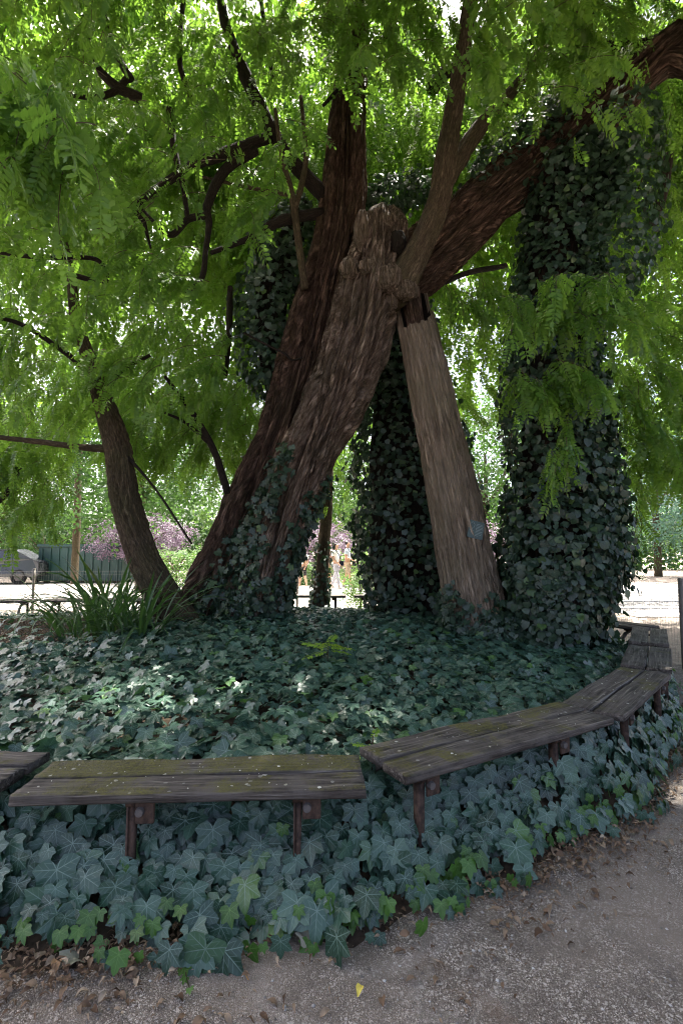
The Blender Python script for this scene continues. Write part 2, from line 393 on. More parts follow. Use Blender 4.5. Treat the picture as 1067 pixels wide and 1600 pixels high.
# ================================================================== BENCHES
def wood_mat():
    m, ns, ls, b = new_mat('weathered_wood'); o = obj_coord(ns)
    oi = ns.new('ShaderNodeObjectInfo')
    ad = nd(ns, 'ShaderNodeVectorMath', operation='ADD'); ls.new(o, ad.inputs[0])
    mu = math_(ns, ls, 'MULTIPLY', oi.outputs['Random'], 37.0); cb = ns.new('ShaderNodeCombineXYZ'); ls.new(mu, cb.inputs[0]); ls.new(mu, cb.inputs[1]); ls.new(cb.outputs[0], ad.inputs[1])
    mp = nd(ns, 'ShaderNodeMapping'); mp.inputs['Scale'].default_value = (2.2, 55, 55); ls.new(ad.outputs[0], mp.inputs['Vector'])
    grain = noise(ns, ls, mp.outputs[0], 1.0, 8, .68, .6)
    blot = noise(ns, ls, ad.outputs[0], 5.0, 6, .65); fine = noise(ns, ls, ad.outputs[0], 70, 4, .7)
    c = ramp(ns, ls, grain, [(.36, (.010, .008, .006)), (.46, (.040, .032, .026)), (.55, (.080, .067, .056)), (.66, (.21, .185, .16))])
    c = mixc(ns, ls, ramp(ns, ls, blot, [(.44, (0, 0, 0)), (.60, (.6, .6, .6))]), c, (.115, .10, .088))
    # moss grows on upward faces only
    gm = ns.new('ShaderNodeNewGeometry'); sx = ns.new('ShaderNodeSeparateXYZ'); ls.new(gm.outputs['Normal'], sx.inputs[0])
    pa = nd(ns, 'ShaderNodeAttribute', attribute_name='moss')
    mz_ = noise(ns, ls, ad.outputs[0], 3.2, 7, .7, .3)
    mm = math_(ns, ls, 'ADD', mz_, math_(ns, ls, 'MULTIPLY', math_(ns, ls, 'SUBTRACT', pa.outputs['Fac'], .5), .24))
    mf = ramp(ns, ls, mm, [(.50, (0, 0, 0)), (.60, (1, 1, 1))])
    up = math_(ns, ls, 'MULTIPLY', math_(ns, ls, 'SUBTRACT', sx.outputs[2], .4, clamp=True), 1.5, clamp=True)
    fm = math_(ns, ls, 'MULTIPLY', math_(ns, ls, 'MULTIPLY', mf, up), ramp(ns, ls, fine, [(.3, (.25, .25, .25)), (.6, (1, 1, 1))]))
    mc = mixc(ns, ls, fine, (.060, .060, .008), (.17, .155, .018))
    c = mixc(ns, ls, math_(ns, ls, 'MULTIPLY', fm, .85), c, mc)
    vo = nd(ns, 'ShaderNodeTexVoronoi'); vo.inputs['Scale'].default_value = 26; ls.new(ad.outputs[0], vo.inputs['Vector'])
    sp = ns.new('ShaderNodeSeparateColor'); ls.new(vo.outputs['Color'], sp.inputs[0])
    spot = math_(ns, ls, 'MULTIPLY', math_(ns, ls, 'GREATER_THAN', sp.outputs[0], .80), math_(ns, ls, 'LESS_THAN', vo.outputs['Distance'], math_(ns, ls, 'MULTIPLY', sp.outputs[1], .30)))
    c = mixc(ns, ls, math_(ns, ls, 'MULTIPLY', math_(ns, ls, 'MULTIPLY', spot, up), .6), c, (.33, .32, .29))
    ls.new(c, b.inputs['Base Color']); b.inputs['Roughness'].default_value = .82; b.inputs['Specular IOR Level'].default_value = .3
    h = math_(ns, ls, 'ADD', grain, math_(ns, ls, 'MULTIPLY', math_(ns, ls, 'MULTIPLY', fm, fine), .9))
    bump(ns, ls, h, 1.0, .012, b)
    return m
M['wood'] = wood_mat()
def plank_mesh(L, W, T, seed, moss, skew=0.0):
    """slightly worn board: rounded edges, uneven top, chipped ends; x along, y across, z thickness"""
    nx, prof = 48, []
    e = .007
    prof = [(-W/2, -T/2+e), (-W/2, T/2-e), (-W/2+e*.35, T/2-e*.3), (-W/2+e, T/2)] + [(-W/2+W*k/8, T/2) for k in range(1, 8)] + \
           [(W/2-e, T/2), (W/2-e*.35, T/2-e*.3), (W/2, T/2-e), (W/2, -T/2+e), (W/2-e, -T/2), (-W/2+e, -T/2)]
    prof = np.array(prof); m = len(prof); x = np.linspace(-L/2, L/2, nx)
    V = np.zeros((nx, m, 3)); V[..., 0] = x[:, None]; V[..., 1] = prof[:, 0]; V[..., 2] = prof[:, 1]
    p = V*np.array((4.0, 22, 22))+seed*3.1
    top = prof[:, 1] > T/2-e*1.1
    V[..., 2] += ((fbm(p, 3)-.5)*.020+(fbm(V*np.array((2.0, 3, 1))+seed, 2)-.5)*.016)*top
    V[..., 1] += (fbm(p*.6+9, 3)-.5)*.018*(np.abs(prof[:, 0]) > W/2-e*1.2)
    V[..., 0] += V[..., 1]*skew*(x/(L/2))[:, None]
    V[0, :, 0] += (fbm(V[0]*30+seed, 2)-.3)*.008; V[-1, :, 0] -= (fbm(V[-1]*30+seed, 2)-.3)*.008
    ii = np.arange(nx*m).reshape(nx, m); n2 = np.roll(ii, -1, 1)
    q = np.stack((ii[:-1], ii[1:], n2[1:], n2[:-1]), -1).reshape(-1, 4)
    Vv = np.vstack((V.reshape(-1, 3), V[0].mean(0), V[-1].mean(0))); k = np.arange(m); k2 = (k+1) % m
    t = np.vstack((np.stack((k, k2, np.full(m, nx*m)), -1), np.stack((ii[-1][k2], ii[-1][k], np.full(m, nx*m+1)), -1)))
    me = mesh_np('plank', Vv, [q, t], {'moss': np.full(len(Vv), moss)}, smooth=True, mat=M['wood'])
    return me
def rib(P, w, t, mat, name, parent, up=(1, 0, 0)):
    """flat iron bar along path P, width w along `up`, thickness t"""
    P = np.asarray(P, float); T = unit(np.gradient(P, axis=0)); U = np.tile(np.array(up, float), (len(P), 1)); S = np.cross(T, U)
    c = [P+U*w/2*a+S*t/2*b for a, b in ((-1, -1), (1, -1), (1, 1), (-1, 1))]
    V = np.stack(c, 1).reshape(-1, 3); n = len(P); ii = np.arange(n*4).reshape(n, 4); n2 = np.roll(ii, -1, 1)
    q = np.stack((ii[:-1], n2[:-1], n2[1:], ii[1:]), -1).reshape(-1, 4)
    q = np.vstack((q, [ii[0][::-1], ii[-1]]))
    return link(name, mesh_np(name, V, q, smooth=False, mat=mat), parent)
def disc(name, r, t, mat, parent, loc, axis='y'):
    bm = bmesh.new(); bmesh.ops.create_cone(bm, cap_ends=True, segments=20, radius1=r, radius2=r*.82, depth=t)
    if axis == 'y': bmesh.ops.rotate(bm, verts=bm.verts, matrix=Matrix.Rotation(math.pi/2, 3, 'X'))
    me = bpy.data.meshes.new(name); bm.to_mesh(me); bm.free()
    o = link(name, me, parent, mat); o.location = loc; return o
SEAT = .45
def bench(fl, fr, label, moss, group='plank benches around the planted mound', seed=1, depth=.385, seat=SEAT, sup=(.22, .22)):
    fl, fr = np.array(fl), np.array(fr); d = fr-fl; L = float(np.hypot(*d)); a = math.atan2(d[1], d[0])
    nrm = np.array((-d[1], d[0]))/L; c = (fl+fr)/2+nrm*depth/2
    root = empty('bench', (c[0], c[1], 0), a); tag(root, label, 'bench', group)
    W = (depth-.012)/2
    for s, mo in ((-1, moss[0]), (1, moss[1])):
        o = link('plank', plank_mesh(L, W, .042, seed+s*.37, mo), root)
        o.location = (0, s*(W/2+.006), seat-.021+random.uniform(-.002, .002)); o.rotation_euler = (random.uniform(-.008, .008), random.uniform(-.004, .004), random.uniform(-.003, .003))
    for s, inset in ((-1, sup[0]), (1, sup[1])):
        x = s*(L/2-inset)
        ly = -depth/2+.055
        rib([(x, ly+.01, -.05), (x-.004, ly, .2), (x, ly, seat-.065)], .026, .030, M['iron'], 'leg', root)
        rib([(x-.018, ly, .0), (x-.018, ly, seat-.065)], .006, .046, M['iron'], 'leg_flange', root)
        rib([(x, -depth/2+.03, seat-.054), (x, 0, seat-.054), (x, depth/2-.03, seat-.054)], .05, .022, M['iron'], 'seat_bar', root)
        box('bracket_plate', (.075, .012, .085), M['iron'], root, (x+.052, ly-.024, seat-.086), bevel=.003)
        disc('bolt', .019, .018, M['iron_grey'], root, (x+.034, ly-.036, seat-.080))
        t = np.linspace(0, 1, 15); ang = t*math.pi*.62
        rib(np.stack((np.full(15, x), .06+.20*np.sin(ang)*1.0-.0, seat-.075-.19*(1-np.cos(ang))), -1), .04, .022, M['iron_grey'], 'curved_brace', root)
        rib([(x, .06+.2*math.sin(.62*math.pi), seat-.075-.19*(1-math.cos(.62*math.pi))), (x, .20, .1), (x, .19, -.05)], .04, .022, M['iron_grey'], 'brace_foot', root)
    return root
def E(x, y): return tuple(at_z(x, y, SEAT)[:2])
bench(E(13, 1245), E(572, 1231), 'mossy two-plank bench ending at a wedge of ivy, its planks greenest', (.62, .95), seed=2, sup=(.46, .27), depth=.335)
a_ = E(-4, 1226); bench((a_[0]-1.4, a_[1]+.10), a_, 'dark damp plank bench cut off by the picture edge beside the mossiest bench', (.28, .35), seed=5, depth=.335)
bench(E(634, 1213), E(958, 1121), 'long grey-brown plank bench with moss on one corner, white petals scattered over it', (.42, .64), seed=8, sup=(.12, .45), depth=.36)
bench(E(975, 1117), E(1048, 1052), 'grey lichen-flecked plank bench where the ring turns towards the fence', (.30, .36), seed=11, depth=.36)
bench(E(1049, 1046), E(1048, 1013), 'pale grey plank bench with a light slit between its boards', (.15, .15), seed=14, depth=.36)
bench(E(1045, 1007), E(1041, 983), 'short pale grey bench foreshortened before the wire fence', (.12, .12), seed=17, depth=.36)
a_ = E(1030, 978); bench(a_, (a_[0]-.62, a_[1]+1.2), 'bench seen end-on with its curved iron braces showing beside the ivy pillar', (.12, .12), seed=20)
bk = 'benches on the far side of the mound'
bench((-2.85, 10.35), (-4.25, 10.2), 'far dark bench behind the strap-leaved clump', (.2, .2), bk, seed=23)
bench((-4.4, 10.2), (-5.8, 10.0), 'far dark bench with a curved iron leg before the wire fence', (.2, .2), bk, seed=26)
bench((-5.95, 10.0), (-7.35, 9.7), 'far dark bench at the end of the row near the green container', (.2, .2), bk, seed=29)
bench((.1, 10.95), (-1.35, 11.0), 'far bench seen between the leaning trunk and the slim ivy-footed trunk', (.2, .2), bk, seed=32)
bench((1.75, 10.8), (.3, 10.95), 'far bench seen past the dark ivy column', (.2, .2), bk, seed=35)

# ================================================================== LEAF SHAPES
def ivy_shape(seed, lob=1.0, simple=False):
    r = random.Random(seed)
    a = [0, 14, 27, 40, 54, 68, 84, 102, 122, 150, 172]
    rr = [1.0, .75, .54, .72, .87, .62, .52, .68, .56, .40, .14]
    rr = [x if i in (0,) else x*(1+r.uniform(-.07, .07)) for i, x in enumerate(rr)]
    if lob < 1: rr = [x*lob + (1-lob)*y for x, y in zip(rr, [1.0, .93, .86, .80, .76, .74, .72, .68, .60, .42, .14])]
    if simple: a, rr = [0, 24, 52, 82, 118, 155], [1.0, .76, .80, .66, .62, .36]; rr = [x*(1+r.uniform(-.09, .09)) for x in rr]
    pts = [(math.sin(R(t))*q, math.cos(R(t))*q) for t, q in zip(a, rr)]
    left = [(-math.sin(R(t))*q*r.uniform(.94, 1.04), math.cos(R(t))*q) for t, q in list(zip(a, rr))[1:]][::-1]
    out = pts+left; n = len(out); V = [(0, 0, .0)]; c1, c2, sd = r.uniform(-.05, .34), r.uniform(-.05, .30), r.uniform(-.2, .2)
    for i, (x, y) in enumerate(out):
        d = math.hypot(x, y); th = abs(math.atan2(x, y))
        ridge = math.cos(th/R(52)*2*math.pi)          # veins low, blades between them puffed up
        V.append((x, y, -.05*ridge*d - c1*d*d*.8 + c2*abs(x)*.6 - sd*x*y))
    f = [(0, 1+(i+1) % n, 1+i) for i in range(n)]
    return np.array(V, float), np.array(f)
IVY = [ivy_shape(k, (1, 1, .85, 1, .75, 1, .95, .6)[k]) for k in range(8)]
IVYC = [ivy_shape(20+k, .35, True) for k in range(4)]
def compound(seed, pairs=7, lod=0, L=1.0):
    """pinnate leaf of unit length along +y, drooping, leaflets both sides"""
    r = random.Random(seed); V = []; Fc = []
    droop = r.uniform(.10, .34); sidek = r.uniform(-.1, .1)
    def pt(t): return np.array((sidek*t*t, t, -droop*t*t))
    def leaflet(base, d, nrm, ln, w):
        d = unit(d); s = unit(np.cross(d, nrm)); nn = np.cross(s, d); i = len(V)
        if lod == 0:
            c = [base, base+d*ln*.30+s*w*.48, base+d*ln*.70+s*w*.46, base+d*ln, base+d*ln*.70-s*w*.46, base+d*ln*.30-s*w*.48]
            c = [p+nn*(abs(np.dot(p-base, s))*.35) for p in c]
            V.extend(c); Fc.extend([(i, i+2, i+1), (i, i+4, i+2), (i, i+5, i+4), (i+2, i+4, i+3)])
        else:
            V.extend([base, base+d*ln*.55+s*w*.55, base+d*ln, base+d*ln*.55-s*w*.55]); Fc.extend([(i, i+2, i+1), (i, i+3, i+2)])
    for k in range(pairs):
        t = .16+.76*k/(pairs-.5); b = pt(t); tg = unit(pt(t+.02)-pt(t)); ln = (.235 if pairs > 4 else .43)*(1-.25*abs(t-.55))*r.uniform(.88, 1.1)
        for s in (-1, 1):
            if r.random() < .05: continue
            side = np.array((s, 0, 0)); dn = r.uniform(.05, .45)
            d = side*1.0+tg*r.uniform(.30, .55)+np.array((0, 0, -dn)); n = np.array((s*dn*.9+r.uniform(-.2, .2), r.uniform(-.2, .2), 1.0))
            leaflet(b+side*.01, d, n, ln, ln*(.50 if pairs > 4 else .58))
    leaflet(pt(.97), unit(pt(1)-pt(.97)), np.array((0, 0, 1.0)), .19 if pairs > 4 else .34, .095 if pairs > 4 else .2)
    if pairs < 5: return np.array(V, float), np.array(Fc)
    i = len(V); w = .008
    for t in (0, .5, 1.0): V.extend([pt(t)+np.array((w, 0, 0)), pt(t)-np.array((w, 0, 0))])
    Fc.extend([(i, i+2, i+1), (i+1, i+2, i+3), (i+2, i+4, i+3), (i+3, i+4, i+5)])
    return np.array(V, float), np.array(Fc)
CL0 = [compound(k, 7, 0) for k in range(5)]
CL1 = [compound(40+k, 6, 1) for k in range(5)]
CL2 = [compound(80+k, 2, 1) for k in range(5)]
BASE_ME = {}
def base_mesh(key, b, mat):
    if key not in BASE_ME:
        BASE_ME[key] = mesh_np('leaf', b[0], b[1], {'lp': b[0]}, mat=mat)
    return BASE_ME[key]
def leaf_objects(bases, key, which, Mx, pos, idx, parent, mat, name='leaf'):
    pm = parent.matrix_basis.inverted()
    for i in idx:
        o = bpy.data.objects.new(name, base_mesh((key, int(which[i])), bases[which[i]], mat)); col.objects.link(o); o.parent = parent
        m = Matrix.Identity(4)
        for a in range(3):
            for b in range(3): m[a][b] = float(Mx[i][a][b])
            m[a][3] = float(pos[i][a])
        o.matrix_basis = pm @ m
def biggest(pos, size, n=300, extra=None):
    px, py, f = proj(pos); s = size/np.nan_to_num(f, nan=1e9)
    ok = (px > 5) & (px < 1062) & (py > 5) & (py < 1595)
    if extra is not None: ok &= extra
    s = np.where(ok, s, 0); k = np.argsort(-s)[:n]
    return k[s[k] > 0]
def plant(name, label, cat, loc, bases, key, which, Mx, pos, rnd, mat, n_obj=300, size=None, group=None, extra=None, mass='leaf_mass', piece='leaf', sel=True):
    root = empty(name, loc); tag(root, label, cat, group)
    if size is None: size = np.linalg.norm(Mx[:, :, 1], axis=1)
    k = biggest(pos, size, n_obj, extra) if n_obj else np.array([], int)
    leaf_objects(bases, key, which, Mx, pos, k, root, mat, piece)
    m = np.ones(len(pos), bool); m[k] = False
    V, f, a = scatter(bases, which[m], Mx[m], pos[m]-np.array(loc), rnd[m])
    o = link(mass, mesh_np(mass, V, f, a, mat=mat), root); tag(o, kind='stuff')
    return root

# ================================================================== GROUND IVY
def ivy_bed():
    n = 66000
    x = rng.uniform(-6.5, 3.9, n); y = rng.uniform(1.45, 10.8, n); d = edge_dist(x, y)
    dens = np.where(y < 5.5, 1.0, np.where(y < 8, .55, .22))
    dens *= np.where(x < -.69*y-.35, .12, 1)                       # beyond the view to the left: thin
    bare = (x < -2.35) & (y > 4.9) & (y < 8.5) & (x > -9)
    dens = np.where(bare, dens*.10, dens)
    dens = np.where(d < .5, dens*1.6, dens)
    lim = .01+.08*(fbm(np.stack((x*3, y*3, x*0), -1), 2)-.5)
    k = (d > lim) & (rng.random(n) < dens*.72)
    x, y, d = x[k], y[k], d[k]; n = len(x)
    z0 = np.maximum(mound_z(x, y, np.maximum(d, .012)), 0.0)
    e = .03; zx = (mound_z(x+e, y)-mound_z(x-e, y))/(2*e); zy = (mound_z(x, y+e)-mound_z(x, y-e))/(2*e)
    zx = np.clip(zx, -3, 3); zy = np.clip(zy, -3, 3)
    nrm = unit(np.stack((-zx, -zy, np.ones(n)), -1))
    out = unit(np.stack((-zx, -zy, -(zx*zx+zy*zy)), -1)+np.stack((rng.normal(0, .12, n), -.12+rng.normal(0, .12, n), np.zeros(n)), -1))
    steep = np.clip(1-nrm[:, 2], 0, 1)
    lift = rng.uniform(.0, 1.0, n)**1.0
    size = np.where(d < .55, rng.uniform(.040, .082, n)+.035*rng.random(n)**4, rng.uniform(.036, .074, n)+.025*rng.random(n)**4)
    size *= np.where(fbm(np.stack((x*1.2, y*1.2, x*0+3), -1), 2) > .58, 1.15, 1.0)
    low = (d < .15+.12*(fbm(np.stack((x*2.5, y*2.5, x*0+8), -1), 2)-.5)) & (rng.random(n) < .7)
    size = np.where(low, size*.55, size)
    pos = np.stack((x, y, z0), -1)+nrm*(.02+.10*lift)[:, None]
    pos[:, 2] = np.maximum(pos[:, 2], .02)
    tip = unit(out + rng.normal(0, .38, (n, 3)) + np.array((0, 0, -.15)))
    oh = unit(np.stack((-zx, -zy, np.zeros(n)), -1)); sk_ = (1-sm((d-.35)/.5))[:, None]
    nn = unit(nrm + oh*.75*sk_ + np.array((0, -.30, .30)) + rng.normal(0, .30, (n, 3))+rng.normal(0, .40, (n, 3))*sk_)
    tip = unit(tip + np.array((0, 0, -.9))*sk_)
    Mx = frames(tip, nn)*size[:, None, None]
    which = rng.integers(0, 8, n); rnd = rng.random(n)
    young = low & (rng.random(n) < .75) | (rng.random(n) < .004)
    a = ~young
    plant('ivy_bed', 'thick bed of dark blue-green ivy leaves covering the mound inside the benches', 'ivy', (-.6, 4.5, 0), IVY, 'ivy', which[a], Mx[a], pos[a], rnd[a], M['ivy'], 300)
    plant('ivy_shoots', 'bright green young ivy shoots fringing the foot of the dark ivy bed', 'ivy', (-.6, 1.85, 0), IVY, 'ivyy', which[young], Mx[young], pos[young], rnd[young], M['ivy_young'], 200)
    # stems under the leaves
    V, Fs, off = [], [], 0
    for _ in range(260):
        i = rng.choice(np.nonzero(d > .6)[0]); p = pos[i].copy(); p[2] = max(z0[i], 0)+.01; L = [p.copy()]; a_ = rng.uniform(0, 6.28)
        for s in range(7):
            a_ += rng.normal(0, .5); p = p+np.array((math.cos(a_)*.07, math.sin(a_)*.07, 0)); p[2] = max(mz(p[0], p[1]), 0.0)+.02; L.append(p.copy())
        v, f, _a = tube(np.array(L), np.full(len(L), .0028), 10, 4, caps=False)
        V.append(v); Fs.append(f[0]+off); off += len(v)
    r = bpy.data.objects['ivy_bed']
    o = link('stem_mass', mesh_np('stem_mass', np.vstack(V)-np.array(r.location), np.vstack(Fs), mat=M['bark_young']), r); tag(o, kind='stuff')
ivy_bed()

# ================================================================== THE OLD LEANING TREE
def pxl(pts):
    P = np.array([at(x, y, d) for x, y, d, w in pts]); r = np.array([w*d/F_PX for x, y, d, w in pts]); return P, r
def bark_disp(seed, tw=.5, deep=.20, f1=2.6, fine=1.0, lump=.12):
    def fn(TH, S, RR, pos):
        a = TH+tw*S
        def co(k, kz): return np.stack((np.cos(a)*k+seed, np.sin(a)*k+seed*1.7, S*kz+seed), -1)
        r1 = 1-np.abs(2*fbm(co(f1, .55), 2)-1); r2 = 1-np.abs(2*fbm(co(f1*3.2, 1.5), 2)-1); r3 = 1-np.abs(2*vnoise(co(f1*9, 5.0))-1)
        big = fbm(co(1.1, .9), 2)-.5
        r4 = 1-np.abs(2*fbm(co(f1*4.6, 1.1)+31.7, 2)-1)
        fis = np.clip((r4-.74)/.20, 0, 1)*np.clip(vnoise(co(f1*1.5, 2.2)+5)*2.2-.45, 0, 1)
        plate = np.floor(vnoise(co(f1*6, 3.5)+11)*4)/4
        return RR*(lump*2*big - deep*np.clip((r1-.62)/.38, 0, 1)**1.5 - .055*fine*np.clip((r2-.5)/.5, 0, 1)**1.3 - .024*fine*r3 - .10*fine*fis + .022*fine*plate)
    return fn
def limb(name, pts, mat, parent, n, segs, disp=None):
    P, r = pxl(pts); P = P-np.array(parent.location)
    return tube_obj(name, P, r, mat, parent, n, segs, disp)
TB = at(385, 985, 6.45); TB[2] = .35
old = empty('old_tree', tuple(TB))
tag(old, 'huge old deep-furrowed tree leaning over a concrete prop, trunk split in two', 'tree')
LOBE_R = [(378, 1010, 6.3, 70), (398, 940, 6.3, 52), (430, 840, 6.25, 47), (478, 725, 6.2, 52), (525, 615, 6.15, 58), (556, 535, 6.1, 60), (578, 460, 6.05, 60), (592, 400, 6.05, 54), (598, 355, 6.05, 46), (600, 335, 6.05, 30)]
LOBE_L = [(305, 1010, 6.6, 72), (338, 935, 6.6, 58), (382, 812, 6.55, 52), (430, 690, 6.5, 47), (470, 580, 6.45, 44), (500, 470, 6.4, 42), (524, 385, 6.35, 42), (536, 300, 6.3, 40), (543, 200, 6.2, 34), (550, 80, 6.1, 29), (556, -70, 6.0, 24), (560, -220, 5.9, 19)]
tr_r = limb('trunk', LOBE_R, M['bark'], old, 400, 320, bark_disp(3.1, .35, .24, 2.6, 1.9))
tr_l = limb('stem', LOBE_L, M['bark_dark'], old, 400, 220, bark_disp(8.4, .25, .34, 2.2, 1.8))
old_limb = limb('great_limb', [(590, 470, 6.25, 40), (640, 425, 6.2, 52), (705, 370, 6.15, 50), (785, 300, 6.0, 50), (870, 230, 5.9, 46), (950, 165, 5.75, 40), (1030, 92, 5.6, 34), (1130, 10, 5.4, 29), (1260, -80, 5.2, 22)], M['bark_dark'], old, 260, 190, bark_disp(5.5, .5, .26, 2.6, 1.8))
limb('branch', [(598, 470, 5.98, 26), (622, 448, 5.8, 32), (655, 388, 5.7, 25), (683, 320, 5.6, 21), (695, 258, 5.5, 19), (712, 150, 5.35, 16), (728, 40, 5.2, 14), (745, -70, 5.0, 12)], M['bark_young'], old, 180, 60, bark_disp(1.2, .4, .12))
limb('branch', [(686, 305, 5.55, 14), (712, 255, 5.6, 16), (745, 205, 5.65, 14), (785, 160, 5.7, 11), (825, 110, 5.8, 8), (870, 40, 5.9, 6)], M['bark_young'], old, 100, 36, bark_disp(2.2, .4, .10))
limb('branch', [(1000, 130, 5.65, 22), (1050, 98, 5.5, 22), (1110, 120, 5.3, 18), (1200, 150, 5.2, 12)], M['bark_dark'], old, 60, 36, bark_disp(6.2, .4, .12))
limb('branch', [(930, 0, 6.2, 18), (905, 40, 6.2, 15), (935, 75, 6.1, 12), (1010, 70, 5.9, 10), (1060, 40, 5.7, 9)], M['bark_black'], old, 50, 16)
DK = [  # dark crooked boughs of the far side of the crown
 [(420, 215, 6.9, 10), (345, 242, 7.0, 10), (300, 260, 7.0, 9), (217, 318, 7.1, 5), (226, 350, 7.1, 4), (236, 388, 7.2, 2)],
 [(400, 235, 7.0, 8), (352, 265, 7.1, 9), (325, 320, 7.2, 8), (327, 350, 7.2, 6), (322, 390, 7.2, 5), (315, 435, 7.3, 5), (285, 462, 7.3, 2)],
 [(327, 337, 7.2, 6), (295, 343, 7.2, 6), (265, 367, 7.2, 5), (222, 327, 7.2, 2)],
 [(265, 170, 7.0, 6), (274, 240, 7.1, 6), (287, 295, 7.1, 5), (293, 342, 7.2, 4)],
 [(222, 155, 6.6, 9), (180, 133, 6.6, 8), (140, 88, 6.6, 6), (137, 50, 6.6, 5), (130, 25, 6.6, 4)],
 [(200, 122, 6.6, 6), (180, 142, 6.6, 6), (150, 152, 6.6, 5), (114, 150, 6.6, 3)],
 [(205, 125, 6.6, 7), (172, 60, 6.5, 5), (170, -20, 6.4, 4)],
 [(530, 330, 6.6, 13), (455, 250, 6.7, 13), (403, 160, 6.7, 12), (367, 80, 6.7, 11), (350, 30, 6.7, 9), (335, -60, 6.6, 7)],
 [(297, 150, 6.9, 4), (281, 92, 6.8, 5), (288, -20, 6.7, 4)],
 [(430, 143, 6.2, 3), (418, 70, 6.1, 4), (405, -20, 6.0, 4)],
 [(505, 165, 5.8, 3), (555, 110, 5.7, 4), (600, 60, 5.6, 5), (625, 20, 5.5, 5)],
 [(674, 140, 6.4, 13), (700, 112, 6.4, 11), (774, 92, 6.4, 8), (840, 60, 6.4, 5)],
 [(520, 330, 6.7, 10), (440, 345, 6.9, 9), (395, 370, 7.1, 6), (330, 395, 7.3, 4)],
 [(350, 590, 7.5, 6), (357, 530, 7.5, 6), (360, 450, 7.4, 5)],
 [(357, 772, 6.5, 7), (335, 705, 6.45, 6), (303, 647, 6.4, 5), (258, 588, 6.3, 3)],
 [(325, 690, 6.42, 4), (290, 660, 6.5, 3), (258, 645, 6.5, 2)],
 [(1018, 350, 6.6, 8), (1035, 300, 6.5, 9), (1045, 240, 6.4, 8)],
 [(642, 470, 6.3, 5), (720, 430, 6.6, 5), (790, 415, 7.0, 4)],
 [(560, 505, 6.3, 3), (470, 560, 6.2, 2), (440, 550, 6.1, 2), (380, 520, 6.0, 2)],
]
DK = [[(x, y, (6.35-(540-x)*.0032) if (x < 541 and y < 480) else d, w) for x, y, d, w in b] for b in DK]
for k, b in enumerate(DK): limb('branch', b, M['bark_black'], old, 14*len(b), 10, bark_disp(k*.7, .4, .10))
limb('shoot', [(477, 452, 6.15, 6), (468, 390, 6.1, 6), (460, 330, 6.0, 6), (453, 290, 6.0, 5), (440, 245, 5.9, 4), (430, 170, 5.8, 3)], M['bark_young'], old, 60, 12)
limb('shoot', [(461, 325, 6.0, 5), (472, 285, 6.0, 5), (478, 240, 6.0, 4), (470, 150, 5.9, 3)], M['bark_young'], old, 40, 10)
limb('shoot', [(452, 305, 6.0, 3), (385, 292, 5.9, 3), (310, 275, 5.8, 2)], M['bark_young'], old, 30, 8)
def burl(name, x, y, d, w, mat, seed, sq=(1, 1, 1), parent=old):
    bm = bmesh.new(); bmesh.ops.create_icosphere(bm, subdivisions=4, radius=1.0)
    P = np.array([v.co for v in bm.verts]); n = fbm(P*1.8+seed, 3)-.5; n2 = 1-np.abs(2*fbm(P*5+seed, 2)-1)
    for v, a, c in zip(bm.verts, n, n2): v.co = v.co*(1+.55*a-.14*c)*(w*d/F_PX); v.co = Vector((v.co.x*sq[0], v.co.y*sq[1], v.co.z*sq[2]))
    me = bpy.data.meshes.new(name); bm.to_mesh(me); bm.free()
    at_ = me.attributes.new('bp', 'FLOAT_VECTOR', 'POINT'); at_.data.foreach_set('vector', np.array([v.co for v in me.vertices], np.float32).ravel())
    me.polygons.foreach_set('use_smooth', np.ones(len(me.polygons), bool))
    o = link(name, me, parent, mat); o.location = Vector(at(x, y, d))-parent.location; return o
for k, (x, y, d, w, sq) in enumerate([(545, 418, 5.72, 17, (1, .7, 1.2)), (574, 416, 5.66, 15, (1.1, .7, 1)), (606, 436, 5.62, 24, (1, .8, 1.1)), (588, 402, 5.70, 16, (.8, .6, 1.6)), (634, 455, 5.66, 22, (1.1, .8, .8)), (566, 360, 5.72, 20, (.7, .6, 1.9)), (600, 350, 5.8, 22, (1.2, .7, .9)), (612, 470, 5.72, 14, (.8, .7, 1.2)), (640, 425, 5.75, 20, (.8, .7, 1.5))]):
    burl('burl', x, y, d, w, M['bark'], k*3.3, sq)
burl('hollow_shade', 622, 378, 5.72, 15, M['stump'], 4, (.9, .7, 1.5))  # near-black solid lump; the shade of a hollow is put into its colour

# ------------------------------------------------------------------ concrete prop
PB = at(748, 985, 6.1)
prop = empty('concrete_prop', (PB[0], PB[1], .25)); tag(prop, 'tapering grey-brown concrete prop with carved bark grooves and a plaque on it', 'pillar')
P, r = pxl([(752, 1010, 6.08, 53), (735, 915, 6.08, 47), (712, 800, 6.06, 43), (690, 690, 6.05, 39), (667, 580, 6.03, 35), (652, 514, 6.0, 32)])
V, f, a = tube(P-np.array(prop.location), r, 200, 140, bark_disp(12.0, .05, .06, 5.5, 1.0, .05), caps=False)
bp = a['bp']; smax = bp[:, 2].max(); th = np.arctan2(bp[:, 1], bp[:, 0])
ax = unit(P[-1]-P[0]); cen = np.repeat(catmull(P-np.array(prop.location), 200), 140, 0); rad = V-cen
side = unit(rad)[:, 0]; front = -unit(rad)[:, 1]
t = np.clip((bp[:, 2]-(smax-.30))/.30, 0, 1)
lift = np.where(side < -.80, .42, np.where(side > .45, .16*np.clip((side-.45)/.4, 0, 1), 0.0))+np.where(front < -.2, .3, 0)
lift = lift+(vnoise(np.stack((th*6, th*0, th*0), -1))-.5)*.05
V = V+ax*(lift*t)[:, None]
link('shaft', mesh_np('shaft', V, f, a, mat=M['concrete']), prop)
